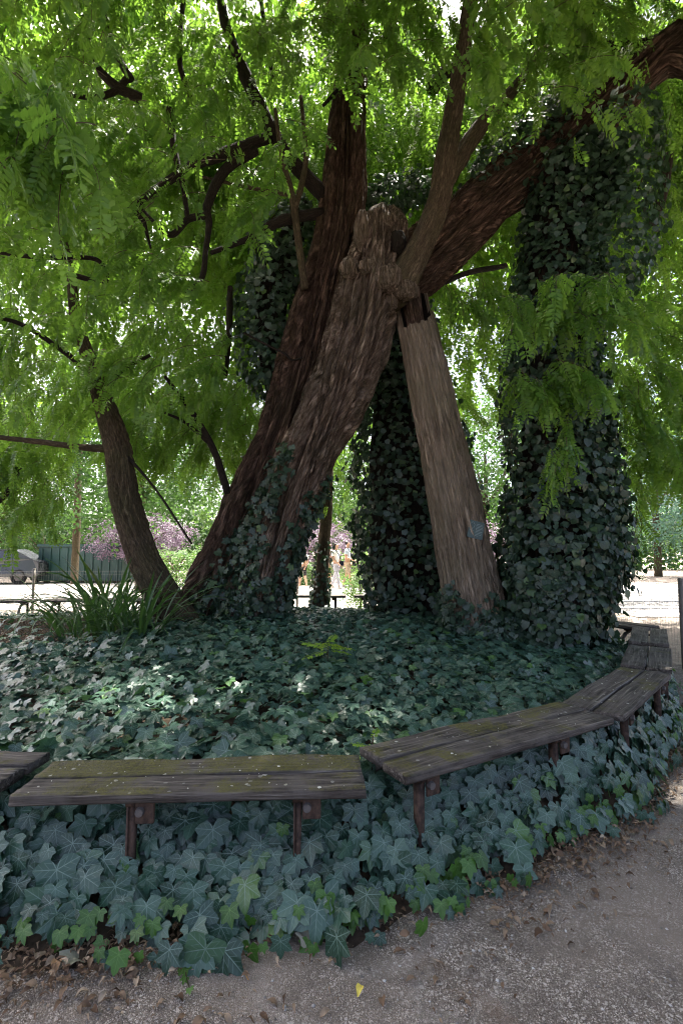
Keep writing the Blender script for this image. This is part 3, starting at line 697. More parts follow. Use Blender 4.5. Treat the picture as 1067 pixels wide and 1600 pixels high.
V2 = cen+rad*.80+ax*(lift*t)[:, None]
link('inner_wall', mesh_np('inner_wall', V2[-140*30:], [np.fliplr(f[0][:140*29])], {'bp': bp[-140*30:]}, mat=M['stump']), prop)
P2, r2 = pxl([(652, 530, 6.0, 17), (645, 490, 6.02, 17), (640, 455, 6.05, 18)])
tube_obj('timber_core', P2-np.array(prop.location), r2*.95, M['bark_dark'], prop, 20, 10)
P2, r2 = pxl([(622, 540, 5.93, 4), (618, 505, 5.92, 5), (612, 482, 5.92, 4)])
# plaque
M['plaque'] = plain('plaque_green', (.034, .064, .062), .45, .5, 0, .12, 6)
M['print'] = plain('plaque_print', (.20, .26, .25), .6, .3, 0, .05)
pp = at(743, 828, 5.76)
pq = empty('plaque', tuple(pp)); pq.rotation_euler = (R(-4), R(13), R(10)); tag(pq, 'small blue-green information plaque fixed to the concrete prop', 'plaque')
box('plate', (.19, .012, .205), M['plaque'], pq, bevel=.003)
t = np.linspace(0, 2*math.pi, 28); ring = np.stack((-.052+.026*np.cos(t)*(1+.12*np.sin(5*t)), np.full(28, -.0085), .045+.036*np.sin(t)*(1+.1*np.cos(4*t))), -1)
rib(ring, .003, .0035, M['print'], 'tree_drawing', pq, up=(0, 1, 0))
rib([(-.052, -.0085, .012), (-.050, -.0085, -.012)], .003, .005, M['print'], 'trunk_drawing', pq, up=(0, 1, 0))
rib([(-.075, -.0085, -.014), (-.03, -.0085, -.014)], .003, .003, M['print'], 'ground_drawing', pq, up=(0, 1, 0))
for k in range(9):
    w = [.07, .085, .08, .085, .06, .085, .08, .075, .04][k]
    box('print_line', (w, .002, .0045), M['print'], pq, (-.005+w/2, -.0072, .068-k*.017))
for sx in (-.088, .088):
    for sz in (-.095, .095): disc('screw', .004, .006, M['iron_grey'], pq, (sx, -.008, sz))

# ------------------------------------------------------------------ slender leaning tree on the left
YB = at(285, 985, 6.0)
young = empty('leaning_tree', (YB[0], YB[1], .35)); tag(young, 'slender dark-barked tree leaning away beside the strap-leaved clump', 'tree')
limb('trunk', [(290, 995, 6.0, 36), (262, 942, 6.0, 31), (225, 872, 5.98, 26), (198, 785, 5.95, 24), (185, 705, 5.9, 23), (165, 640, 5.85, 18), (140, 562, 5.8, 12), (120, 500, 5.7, 10), (110, 420, 5.6, 7), (90, 330, 5.5, 5)], M['bark_young'], young, 260, 90, bark_disp(4.4, .4, .14, 3.0, 1.3))
for k, b in enumerate([[(175, 702, 5.92, 8), (120, 698, 5.85, 6), (60, 690, 5.8, 5), (-30, 680, 5.7, 4)], [(150, 590, 5.82, 6), (95, 545, 5.7, 5), (30, 505, 5.6, 4), (-40, 490, 5.5, 3)],
          [(112, 430, 5.6, 5), (165, 440, 5.7, 4), (150, 405, 5.6, 4), (60, 402, 5.4, 4), (0, 395, 5.3, 3)], [(160, 625, 5.85, 5), (190, 580, 6.0, 4), (235, 555, 6.1, 3)],
          [(30, 730, 7.0, 5), (12, 770, 7.0, 4), (-20, 800, 7.0, 3)], [(178, 690, 5.9, 4), (240, 760, 5.8, 2), (300, 850, 5.7, 2)]]):
    limb('branch', b, M['bark_black' if k else 'bark_young'], young, 14*len(b), 10, bark_disp(k*.9, .4, .08))

# ================================================================== CLIMBING IVY
def column_ivy(name, label, pts, n, mat, core_mat, size=(.045, .08), bumpy=.22, group=None, back=.5, n_obj=300, hang=1.0, core=.80, keepfn=None):
    P, r = pxl(pts); m = 200; Q = catmull(np.hstack((P, r[:, None])), m); C, rr = Q[:, :3], Q[:, 3]
    base = np.array((C[0][0], C[0][1], 0.2)) if C[0][2] < 1.5 else C[0].copy()
    k = rng.choice(m, n, p=rr/rr.sum()); th = rng.uniform(0, 2*math.pi, n)
    T = unit(np.gradient(C, axis=0))[k]; A = unit(np.cross(T, np.tile((0, 1.0, 0), (n, 1)))); B = np.cross(T, A)
    D = np.cos(th)[:, None]*A+np.sin(th)[:, None]*B
    sel = (D[:, 1] < .35) | (rng.random(n) < back); k, th, D, T = k[sel], th[sel], D[sel], T[sel]; n = len(k)
    c = C[k]+T*rng.uniform(-.03, .03, n)[:, None]
    lump = (fbm(np.stack((np.cos(th)*1.6, np.sin(th)*1.6, c[:, 2]*2.2), -1)+len(name), 3)-.5)*2
    rad = rr[k]*(1+bumpy*lump)-rng.uniform(0, 1, n)**2*.10+rng.exponential(.035, n)
    pos = c+D*rad[:, None]
    if keepfn is not None:
        s = keepfn(pos); pos, D, rad = pos[s], D[s], rad[s]; n = len(pos)
    tip = unit(D*.35+np.array((0, 0, -1.0))*hang+rng.normal(0, .42, (n, 3)))
    nn = unit(D+np.array((0, -.1, .45))+rng.normal(0, .48, (n, 3)))
    sz = rng.uniform(size[0], size[1], n)
    Mx = frames(tip, nn)*sz[:, None, None]
    root = plant(name, label, 'ivy', tuple(base), IVYC, 'ivyc'+mat.name, rng.integers(0, 4, n), Mx, pos, rng.random(n), mat, n_obj, group=group, extra=D[:, 1] < -.1)
    V, Fs, off = [], [], 0
    for q in range(14 if core else 5):
        i0 = rng.integers(0, m//3); th0 = rng.uniform(math.pi*.9, math.pi*2.1); L = min(m-i0, 60); ii = np.arange(i0, i0+L, 4)
        Tq = unit(np.gradient(C, axis=0))[ii]; Aq = unit(np.cross(Tq, np.tile((0, 1.0, 0), (len(ii), 1)))); Bq = np.cross(Tq, Aq); tt = th0+np.cumsum(rng.normal(0, .10, len(ii)))
        lump_ = (fbm(np.stack((np.cos(tt)*1.6, np.sin(tt)*1.6, C[ii][:, 2]*2.2), -1)+len(name), 3)-.5)*2
        pq_ = C[ii]+(np.cos(tt)[:, None]*Aq+np.sin(tt)[:, None]*Bq)*(rr[ii]*(1+bumpy*lump_)-.01)[:, None]
        v, f, _a = tube(pq_-base, np.linspace(.012, .004, len(ii)), len(ii)*2, 5, caps=False); V.append(v); Fs.append(f[0]+off); off += len(v)
    tag(link('vine_stems', mesh_np('vine_stems', np.vstack(V), np.vstack(Fs), mat=M['bark_young']), root), kind='stuff')
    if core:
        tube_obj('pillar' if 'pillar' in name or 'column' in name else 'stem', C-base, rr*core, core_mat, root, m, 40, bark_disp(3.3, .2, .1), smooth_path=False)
    return root
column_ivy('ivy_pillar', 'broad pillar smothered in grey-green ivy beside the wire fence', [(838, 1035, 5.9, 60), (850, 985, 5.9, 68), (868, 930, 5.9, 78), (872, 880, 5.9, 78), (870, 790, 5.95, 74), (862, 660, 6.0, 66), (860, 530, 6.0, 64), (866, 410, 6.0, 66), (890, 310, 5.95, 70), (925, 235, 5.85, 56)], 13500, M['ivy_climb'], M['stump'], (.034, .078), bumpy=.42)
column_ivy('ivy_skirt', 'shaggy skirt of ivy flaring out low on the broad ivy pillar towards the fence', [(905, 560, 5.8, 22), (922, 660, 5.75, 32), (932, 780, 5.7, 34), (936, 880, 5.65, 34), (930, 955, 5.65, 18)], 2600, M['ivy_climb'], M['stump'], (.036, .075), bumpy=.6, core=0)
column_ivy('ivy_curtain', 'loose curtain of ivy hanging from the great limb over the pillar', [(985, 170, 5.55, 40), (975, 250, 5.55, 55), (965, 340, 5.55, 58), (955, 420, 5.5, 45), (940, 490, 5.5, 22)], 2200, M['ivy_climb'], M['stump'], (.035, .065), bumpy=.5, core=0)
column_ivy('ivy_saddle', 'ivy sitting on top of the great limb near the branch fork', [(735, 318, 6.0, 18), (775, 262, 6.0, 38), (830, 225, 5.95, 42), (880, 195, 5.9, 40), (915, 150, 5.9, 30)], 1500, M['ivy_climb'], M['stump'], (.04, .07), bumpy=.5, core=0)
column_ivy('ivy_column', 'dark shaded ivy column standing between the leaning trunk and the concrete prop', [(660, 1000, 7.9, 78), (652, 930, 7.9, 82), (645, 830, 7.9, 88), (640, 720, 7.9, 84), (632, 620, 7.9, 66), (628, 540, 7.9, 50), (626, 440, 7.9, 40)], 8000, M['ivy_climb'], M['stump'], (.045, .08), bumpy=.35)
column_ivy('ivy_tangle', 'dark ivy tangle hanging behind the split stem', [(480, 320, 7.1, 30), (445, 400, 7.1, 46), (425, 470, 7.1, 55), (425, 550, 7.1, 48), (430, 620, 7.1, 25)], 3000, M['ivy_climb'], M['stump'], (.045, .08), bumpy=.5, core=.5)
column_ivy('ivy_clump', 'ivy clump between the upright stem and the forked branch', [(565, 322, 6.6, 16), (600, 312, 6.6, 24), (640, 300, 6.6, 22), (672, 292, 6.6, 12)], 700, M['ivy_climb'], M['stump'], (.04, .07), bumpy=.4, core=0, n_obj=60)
# ivy on the trunk foot and the prop's foot
def surface_ivy(name, label, objs, polys, n, size, mat, loc, n_obj=150, heap=None):
    Ps, Ns = [], []
    for o in objs:
        me = o.data; v = np.empty(len(me.vertices)*3, np.float32); me.vertices.foreach_get('co', v); nn = np.empty_like(v); me.vertices.foreach_get('normal', nn)
        off = np.array(o.parent.location); v = v.reshape(-1, 3)+off; nn = nn.reshape(-1, 3)
        if (nn*(v-v.mean(0)))[:, :2].sum() < 0: nn = -nn
        px, py, _ = proj(v); k = np.zeros(len(v), bool)
        for p in polys: k |= in_poly(px, py, p)
        k &= nn[:, 1] < .3
        Ps.append(v[k]); Ns.append(nn[k])
    P, N = np.vstack(Ps), np.vstack(Ns); k = rng.integers(0, len(P), n); P, N = P[k]+rng.normal(0, .02, (n, 3)), N[k]
    P = P+N*rng.uniform(.01, .09, n)[:, None]
    if heap is not None:
        (hx, hy, hz), (rx, ry, rz), hn = heap
        d = unit(rng.normal(0, 1, (hn, 3))); d[:, 2] = np.abs(d[:, 2]); d[:, 1] = -np.abs(d[:, 1])
        hp = np.array((hx, hy, hz))+d*np.array((rx, ry, rz))*rng.uniform(.8, 1.08, hn)[:, None]
        P, N = np.vstack((P, hp)), np.vstack((N, d)); n += hn
    tip = unit(N*.4+np.array((0, 0, -.9))+rng.normal(0, .45, (n, 3))); nn = unit(N+np.array((0, -.1, .4))+rng.normal(0, .35, (n, 3)))
    sz = rng.uniform(size[0], size[1], n)
    plant(name, label, 'ivy', loc, IVY, 'sivy'+mat.name, rng.integers(0, 8, n), frames(tip, nn)*sz[:, None, None], P, rng.random(n), mat, n_obj)
surface_ivy('trunk_ivy', 'ivy climbing the foot of the leaning trunk and up its cleft', [tr_r, tr_l],
            [[(290, 985), (320, 905), (350, 850), (400, 770), (445, 690), (458, 700), (440, 770), (415, 830), (405, 890), (430, 975)], [(425, 985), (405, 935), (440, 860), (485, 765), (520, 735), (530, 760), (478, 870), (470, 985)]], 2300, (.045, .09), M['ivy_climb'], tuple(TB))
surface_ivy('prop_ivy', 'heap of ivy climbing round the foot of the concrete prop', [bpy.data.objects['shaft']],
            [[(690, 1020), (690, 935), (705, 905), (722, 930), (745, 950), (768, 925), (790, 950), (800, 1020)]], 380, (.04, .075), M['ivy_climb'], (PB[0], PB[1], .3),
            heap=((PB[0]+.16, PB[1]-.12, .30), (.62, .42, .46), 1000))

# ================================================================== CROWNS
EXC = [([(290, 990), (335, 800), (440, 640), (478, 520), (492, 420), (500, 215), (575, 190), (578, 330), (640, 320), (675, 260), (688, 140), (715, 40), (742, 40), (722, 240), (690, 330), (650, 450), (700, 520), (790, 1000)], 6.6, .97),
       ([(640, 440), (690, 340), (840, 215), (1067, 15), (1067, 110), (950, 195), (860, 290), (720, 405)], 6.1, .82),
       ([(205, 990), (160, 700), (150, 640), (190, 640), (215, 760), (310, 990)], 6.2, .93),
       ([(-200, 880), (1300, 880), (1300, 1700), (-200, 1700)], 30, 1.0),
       ([(300, 790), (560, 760), (560, 900), (300, 900)], 30, .97),
       ([(440, 700), (800, 660), (800, 960), (440, 960)], 30, .97),
       ([(110, 800), (310, 760), (310, 960), (110, 960)], 30, .9),
       ([(770, 840), (960, 830), (960, 1000), (770, 1000)], 30, 1.0),
       ([(780, 850), (780, 640), (840, 640), (835, 740), (830, 850)], 5.9, .8),
       ([(205, 312), (290, 248), (345, 225), (368, 260), (338, 345), (330, 430), (305, 440), (310, 375), (265, 382), (212, 345)], 7.35, .8),
       ([(105, 140), (148, 105), (122, 15), (152, 15), (188, 125), (215, 112), (232, 165), (120, 168)], 6.8, .75),
       ([(335, -10), (372, 15), (418, 165), (382, 165)], 6.8, .85),
       ([(905, 840), (900, 640), (960, 640), (975, 860)], 5.9, .85)]
def sprays(starts, heading, length, lsize, elev=-.25, bend=1.15):
    """-> twig tubes and leaf frames; a spray is an arching twig with pinnate leaves hanging both sides"""
    TV, TF, off = [], [], 0; LP, LT, LN, LS = [], [], [], []
    for s, h, L, ls in zip(starts, heading, length, lsize):
        n = max(5, int(L/(.22*ls))+1); t = np.linspace(0, 1, n); el = elev+rng.normal(0, .25)-bend*t*rng.uniform(.6, 1.15)
        hh = h+np.cumsum(rng.normal(0, .10, n)); d = np.stack((np.cos(el)*np.cos(hh), np.cos(el)*np.sin(hh), np.sin(el)), -1)
        p = np.vstack((np.zeros(3), np.cumsum(d*(L/n), 0)))[:-1]+s
        k = np.arange(n); sd = np.where(k % 2 == 0, 1.0, -1.0)[:, None]
        right = np.stack((np.sin(hh), -np.cos(hh), np.zeros(n)), -1)
        tip = unit(right*sd*rng.uniform(.35, 1.0, (n, 1))+d*.55+np.array((0, 0, -.75))*rng.uniform(.3, 1.4, (n, 1))+rng.normal(0, .18, (n, 3)))
        tip[-1] = unit(d[-1]+np.array((0, 0, -.3)))
        nn = unit(np.array((0, 0, 1.0))+d*.45*-1+rng.normal(0, .33, (n, 3)))
        LP.append(p); LT.append(tip); LN.append(nn); LS.append(ls*rng.uniform(.8, 1.15, n))
        r = np.linspace(.0045, .0018, n)*(.7+ls*1.2)
        a = unit(np.cross(d, right)); ring = []
        for q in range(3):
            c, sn = math.cos(q*2.094), math.sin(q*2.094); ring.append(p+(right*c+a*sn)*r[:, None])
        v = np.stack(ring, 1).reshape(-1, 3); ii = np.arange(n*3).reshape(n, 3); n2 = np.roll(ii, -1, 1)
        TV.append(v); TF.append(np.stack((ii[:-1], n2[:-1], n2[1:], ii[1:]), -1).reshape(-1, 4)+off); off += n*3
    return np.vstack(TV), np.vstack(TF), np.vstack(LP), np.vstack(LT), np.vstack(LN), np.concatenate(LS)
def region(x0, y0, x1, y1, d0, d1, n):
    x, y, d = rng.uniform(x0, x1, n), rng.uniform(y0, y1, n), rng.uniform(d0, d1, n)
    return np.array([at(a, b, c) for a, b, c in zip(x, y, d)])
def blob(c, rad, n, z0=None):
    d = unit(rng.normal(0, 1, (n, 3)))*rng.uniform(.55, 1, n)[:, None]**.5
    return np.array(c)+d*np.array(rad)
def crown(root, specs, mat, n_obj, loc):
    """specs: (starts, len range, leaf size, lod)"""
    acc = {0: [], 1: [], 2: []}; TV, TF, off = [], [], 0
    for st, ln, ls, lod, el in specs:
        n = len(st); cx = st[:, :2]-np.array((TB[0]+.6, TB[1])); h = np.arctan2(cx[:, 1], cx[:, 0])+rng.normal(0, .9, n)
        tv, tf, lp, lt, ln_, lsz = sprays(st, h, rng.uniform(ln[0], ln[1], n), np.full(n, ls)*rng.uniform(.85, 1.2, n), el)
        acc[lod].append((lp, lt, ln_, lsz)); 
        
        if lod < 2: TV.append(tv); TF.append(tf+off); off += len(tv)
    pn = np.array(loc)
    for lod, bases in ((0, CL0), (1, CL1), (2, CL2)):
        if not acc[lod]: continue
        lp, lt, ln_, lsz = (np.concatenate(z) for z in zip(*acc[lod])); n = len(lp)
        cen = lp+lt*lsz[:, None]*.5; px, py, f = proj(cen); ok = np.ones(n, bool)
        for poly, dm, pr in EXC:
            hit = in_poly(np.nan_to_num(px, nan=-9e3), np.nan_to_num(py, nan=-9e3), poly) & (cen[:, 1] < dm) & (rng.random(n) < pr); ok &= ~hit
        ok &= cen[:, 2] > .9
        if lod == 2: ok &= ~((np.nan_to_num(px, nan=-9e3) > -60) & (px < 1130) & (py > -70) & (py < 1650) & (cen[:, 1] < 7.6))
        ok &= (np.linalg.norm(cen-np.array((0, 0, CAM_H)), axis=1) > 1.3)
        lp, lt, ln_, lsz = lp[ok], lt[ok], ln_[ok], lsz[ok]; n = len(lp)
        Mx = frames(lt, ln_)*lsz[:, None, None]; which = rng.integers(0, len(bases), n); rnd = rng.random(n)*.75+.25*fbm(lp*1.3, 2)
        k = biggest(lp, lsz, n_obj) if (lod == 0 and n_obj) else np.array([], int)
        leaf_objects(bases, 'cl'+mat.name, which, Mx, lp, k, root, mat, 'leaf')
        m = np.ones(n, bool); m[k] = False
        V, fc, a = scatter(bases, which[m], Mx[m], lp[m]-pn, rnd[m])
        nm = 'crown'
        o = link(nm, mesh_np(nm, V, fc, a, mat=mat), root); tag(o, kind='stuff')
        print('crown', root.name, lod, n, len(fc))
    V = np.vstack(TV); q = np.vstack(TF)
    px, py, f = proj(V); bad = np.zeros(len(V), bool)
    for poly, dm, pr in EXC:
        bad |= in_poly(np.nan_to_num(px, nan=-9e3), np.nan_to_num(py, nan=-9e3), poly) & (V[:, 1] < dm) & (pr > .8)
    q = q[~bad[q].any(1)]
    o = link('twigs', mesh_np('twigs', V-pn, q, mat=M['bark_young']), root); tag(o, kind='stuff')
crown(old, [
    (region(480, -160, 900, 110, 3.9, 5.4, 80), (.4, .8), .25, 0, -.3),
    (region(150, -160, 520, 330, 4.4, 6.2, 75), (.5, .9), .25, 0, -.3),
    (region(770, 430, 985, 500, 4.4, 5.0, 26), (.35, .6), .24, 0, -.3),
    (region(800, 545, 930, 600, 4.6, 5.1, 16), (.35, .6), .24, 0, -.5),
    (region(850, 640, 890, 720, 4.7, 5.0, 5), (.3, .45), .22, 0, -.9),
    (region(780, 0, 960, 200, 4.4, 5.3, 22), (.4, .7), .24, 0, -.4),
    (region(690, 420, 760, 480, 5.2, 5.8, 8), (.3, .5), .22, 0, -.5),
    (region(960, 420, 1120, 760, 5.2, 7.5, 75), (.5, .8), .25, 0, -.4),
    (region(930, -140, 1180, 420, 6.4, 9, 170), (.5, .9), .26, 1, -.4),
    (region(540, 40, 930, 330, 7, 9.5, 150), (.5, .9), .26, 1, -.4),
    (region(650, 380, 810, 640, 7.8, 9.4, 70), (.5, .9), .26, 1, -.4),
    (region(-80, -140, 560, 420, 6.6, 9.0, 330), (.5, 1.0), .26, 1, -.4),
    (region(180, 380, 500, 640, 7.4, 9.6, 120), (.5, .9), .26, 1, -.4),
    (region(320, 560, 470, 720, 7.6, 9.6, 50), (.5, .8), .26, 1, -.4),
    (region(-120, -120, 1180, 620, 9.4, 12.5, 560), (.7, 1.2), .36, 2, -.4),
    (region(-120, 320, 1180, 660, 9.8, 12.5, 330), (.7, 1.2), .34, 2, -.5),
    (np.stack((rng.uniform(-7, 9, 3200), rng.uniform(-.5, 12.5, 3200), rng.uniform(7.4, 12, 3200)), -1), (.8, 1.3), .48, 2, -.2),  # unseen upper crown, added with oversized leaves to block the sun
    (np.stack((rng.uniform(1.5, 9, 520), rng.uniform(2.5, 8.5, 520), rng.uniform(7.6, 10, 520)), -1), (.8, 1.3), .48, 2, -.2),  # more unseen sprays, added to keep sun patches off the path
    (np.stack((rng.uniform(-3.5, 5.5, 420), rng.uniform(4.6, 8.4, 420), rng.uniform(6.8, 9.4, 420)), -1), (.6, 1.0), .30, 1, -.3),  # high sprays added to shade the ivy bed from sun patches
    (region(975, 560, 1130, 790, 5.4, 7.2, 45), (.5, .8), .25, 0, -.5),
], M['robinia'], 260, TB)
crown(young, [
    (region(-70, 150, 160, 280, 1.9, 2.7, 24), (.4, .7), .22, 0, -.15),
    (region(-80, -160, 200, 160, 3.2, 4.8, 55), (.5, .8), .24, 0, -.3),
    (region(-80, 230, 330, 470, 4.4, 5.8, 60), (.4, .8), .24, 0, -.3),
    (region(-80, 470, 390, 620, 5.2, 6.6, 70), (.4, .7), .24, 0, -.4),
    (region(-80, 640, 100, 800, 6.5, 8.5, 120), (.5, .8), .27, 1, -.5),
    (region(190, 600, 400, 720, 6.7, 8.0, 100), (.4, .6), .25, 1, -.5),
    (region(-90, 500, 300, 720, 8.5, 11, 150), (.5, .9), .28, 1, -.4),
], M['robinia'], 260, (YB[0], YB[1], .35))

# ================================================================== STRAP-LEAVED CLUMPS AND SEEDLINGS
def blade(L, w, el0, bend, n=9):
    t = np.linspace(0, 1, n); el = el0-bend*t**1.4; p = np.cumsum(np.stack((np.cos(el), np.zeros(n), np.sin(el)), -1)*(L/n), 0); p = p-p[0]
    ww = w*np.clip(np.minimum(.55+t*1.5, 1.0)*(1-t**3.5), .02, 1); nrm = np.stack((-np.sin(el), np.zeros(n), np.cos(el)), -1)
    V = np.stack((p+np.stack((np.zeros(n), ww/2, np.zeros(n)), -1)+nrm*(ww*.16)[:, None], p, p-np.stack((np.zeros(n), ww/2, np.zeros(n)), -1)+nrm*(ww*.16)[:, None]), 1).reshape(-1, 3)
    ii = np.arange(n*3).reshape(n, 3); q = np.vstack([np.stack((ii[:-1, c], ii[1:, c], ii[1:, c+1], ii[:-1, c+1]), -1) for c in (0, 1)])
    return V, q
BL = []
for k in range(12):
    V, q = blade(random.uniform(.85, 1.3), random.uniform(.026, .040), R(random.uniform(62, 88)), R(random.uniform(35, 140)))
    BL.append(mesh_np('blade', V, q, {'lp': V}, mat=M['strap']))
def strap_clump(c, n, label, spread=.25, s=1.0, face=None):
    root = empty('strap_leaf_clump', c); tag(root, label, 'plant', 'strap-leaved clumps beside the leaning tree')
    for _ in range(n):
        o = bpy.data.objects.new('blade', random.choice(BL)); col.objects.link(o); o.parent = root
        a = random.uniform(0, 6.283); r = spread*random.random()**.5
        o.location = (math.cos(a)*r, math.sin(a)*r, random.uniform(-.05, .02)); o.rotation_euler = (random.uniform(-.25, .25), random.uniform(-.15, .3), a+random.uniform(-.7, .7))
        o.scale = (s*random.uniform(.8, 1.3),)*3
    return root
c = at_z(150, 992, .48); strap_clump((c[0], c[1], mz(c[0], c[1])-.02), 85, 'arching clump of long strap leaves on bare soil, widest of the clumps', .42)
c = at_z(215, 1000, .48); strap_clump((c[0], c[1], mz(c[0], c[1])-.02), 60, 'upright clump of strap leaves at the foot of the slender leaning tree', .26, .95)
c = at_z(178, 970, .46); strap_clump((c[0], c[1], mz(c[0], c[1])-.02), 55, 'dark clump of strap leaves behind the arching one', .3, 1.05)
c = at_z(285, 955, .46); strap_clump((c[0], c[1], mz(c[0], c[1])-.02), 26, 'small clump of dark strap leaves between the two trunks', .16, 1.0)
def seedling(px, py, z, n, ls, label, el=.5):
    c = at_z(px, py, z); root = empty('seedling', (c[0], c[1], mz(c[0], c[1]))); tag(root, label, 'seedling')
    tube_obj('stem', np.array([(0, 0, 0), (.01, 0, .10), (.015, .01, .24)]), np.array([.005, .004, .003]), M['bark_young'], root, 8, 6)
    for k in range(n):
        a = k*2.4+.4; t = np.array([[math.cos(a), math.sin(a), random.uniform(-.05, el)]]); m = frames(t, np.array([[0, 0, 1.0]]))*ls*random.uniform(.8, 1.1)
        leaf_objects(CL0, 'seed', np.array([k % 5]), m, np.array([[c[0]+.015, c[1], mz(c[0], c[1])+.17+.02*(k % 4)]]), [0], root, M['seedling'])
M['seedling'] = leaf_mat('seedling_leaf', [(0, (.16, .28, .03)), (1, (.24, .38, .05))], (.4, .55, .05), .4, .45, .35)
seedling(510, 1030, .5, 8, .23, 'bright yellow-green seedling standing out of the ivy in front of the trunk')
seedling(578, 1160, .45, 5, .12, 'tiny yellow-green seedling just behind the mossiest bench', .3)

# ================================================================== LITTER ON THE PATH
M['litter'] = leaf_mat('dry_leaf', [(0, (.075, .045, .028)), (.5, (.16, .105, .068)), (.85, (.24, .175, .12)), (1, (.34, .27, .20))], (.2, .12, .05), .12, .8, .2)
def curl(seed, w=.5):
    r = random.Random(seed); V = []; n = 5
    for i in range(n):
        t = i/(n-1); ww = w*math.sin(math.pi*min(.97, t*.9+.06))*r.uniform(.8, 1.1); b = r.uniform(-.08, .08)
        cz = .22*math.sin(t*3.0+r.uniform(-.5, .5))
        V += [(-ww/2, t-.5, cz+abs(ww)*.35*r.uniform(.3, 1.4)), (b, t-.5, cz), (ww/2, t-.5, cz+abs(ww)*.35*r.uniform(.3, 1.4))]
    ii = np.arange(n*3).reshape(n, 3); q = np.vstack([np.stack((ii[:-1, c], ii[:-1, c+1], ii[1:, c+1]), -1) for c in (0, 1)]+[np.stack((ii[:-1, c], ii[1:, c+1], ii[1:, c]), -1) for c in (0, 1)])
    return np.array(V, float), q
CURL = [curl(k, (.16, .35, .5, .22, .62, .42)[k]) for k in range(6)]
def litter():
    n = 120000; x = rng.uniform(-2.2, 3.2, n); y = rng.uniform(1.15, 4.6, n); d = edge_dist(x, y)
    f = fbm(np.stack((x*4, y*4, x*0+5), -1), 3)
    band = np.exp(-np.clip(-d-.02, 0, 9)/.075)*(d < .14)*(d > -.9)*np.clip((f-.38)*6, 0.08, 1)
    heap = np.exp(-((x-1.30)**2+(y-2.62)**2)/.05)*.7*(d < .05)
    thin = .006*(d < 0)
    k = rng.random(n) < np.clip(band*1.6+heap+thin, 0, 1)*.8
    x, y, d = x[k], y[k], d[k]; n = len(x)
    sz = (.010+.034*rng.random(n)**1.8)*np.where(d < -.25, .7, 1.0)
    z = np.array([ground_z(a, b) for a, b in zip(x, y)])+.006+rng.uniform(0, .035, n)*(d > -.12)
    a = rng.uniform(0, 6.28, n); tip = np.stack((np.cos(a), np.sin(a), rng.normal(0, .22, n)), -1); nn = np.array((0, 0, 1.0))+rng.normal(0, .35, (n, 3))
    V, f, at_ = scatter(CURL, rng.integers(0, 6, n), frames(tip, nn)*sz[:, None, None], np.stack((x, y, z), -1), rng.random(n))
    o = link('leaf_litter', mesh_np('leaf_litter', V, f, at_, mat=M['litter'])); tag(o, 'dry brown leaf litter heaped along the foot of the ivy on the path', 'leaf litter', kind='stuff')
    # on the bare soil of the mound
    n = 5200; x = rng.uniform(-6.2, -1.9, n); y = rng.uniform(4.6, 8.4, n); z = mound_z(x, y)+.012
    a = rng.uniform(0, 6.28, n); tip = np.stack((np.cos(a), np.sin(a), rng.normal(0, .2, n)), -1); nn = np.array((0, 0, 1.0))+rng.normal(0, .3, (n, 3)); sz = rng.uniform(.02, .06, n)
    V, f, at_ = scatter(CURL, rng.integers(0, 6, n), frames(tip, nn)*sz[:, None, None], np.stack((x, y, z), -1), rng.random(n))
    o = link('mound_litter', mesh_np('mound_litter', V, f, at_, mat=M['litter'])); tag(o, 'fallen brown leaves on the bare soil beside the strap leaves', 'leaf litter', kind='stuff')
    # grit and pebbles
    n = 11000; x = rng.uniform(-1.6, 3.0, n); y = rng.uniform(1.05, 3.6, n); d = edge_dist(x, y); k = d < -.02; x, y = x[k], y[k]; n = len(x)
    ico = np.array([(1, 0, 0), (-1, 0, 0), (0, 1, 0), (0, -1, 0), (0, 0, .7), (0, 0, -.5)], float); fc = np.array([(0, 2, 4), (2, 1, 4), (1, 3, 4), (3, 0, 4), (2, 0, 5), (1, 2, 5), (3, 1, 5), (0, 3, 5)])
    z = np.array([ground_z(a, b) for a, b in zip(x, y)])+.001; a = rng.uniform(0, 6.28, n)
    sz = .0016+.0065*rng.random(n)**6
    Mx = frames(np.stack((np.cos(a), np.sin(a), np.zeros(n)), -1), np.tile((0, 0, 1.0), (n, 1)))*np.stack((sz, sz*rng.uniform(.6, 1.1, n), sz), -1)[:, None, :]
    V, f, at_ = scatter([(ico, fc)], np.zeros(n, int), Mx, np.stack((x, y, z), -1), rng.random(n))
    M['grit'] = leaf_mat('grit', [(0, (.10, .085, .07)), (.6, (.24, .22, .2)), (1, (.5, .48, .45))], (.1, .1, .1), .0, .85, .2)
    o = link('grit', mesh_np('grit', V, f, at_, mat=M['grit'])); tag(o, 'loose grit and tiny pebbles strewn over the gravel path', 'grit', kind='stuff')
litter()
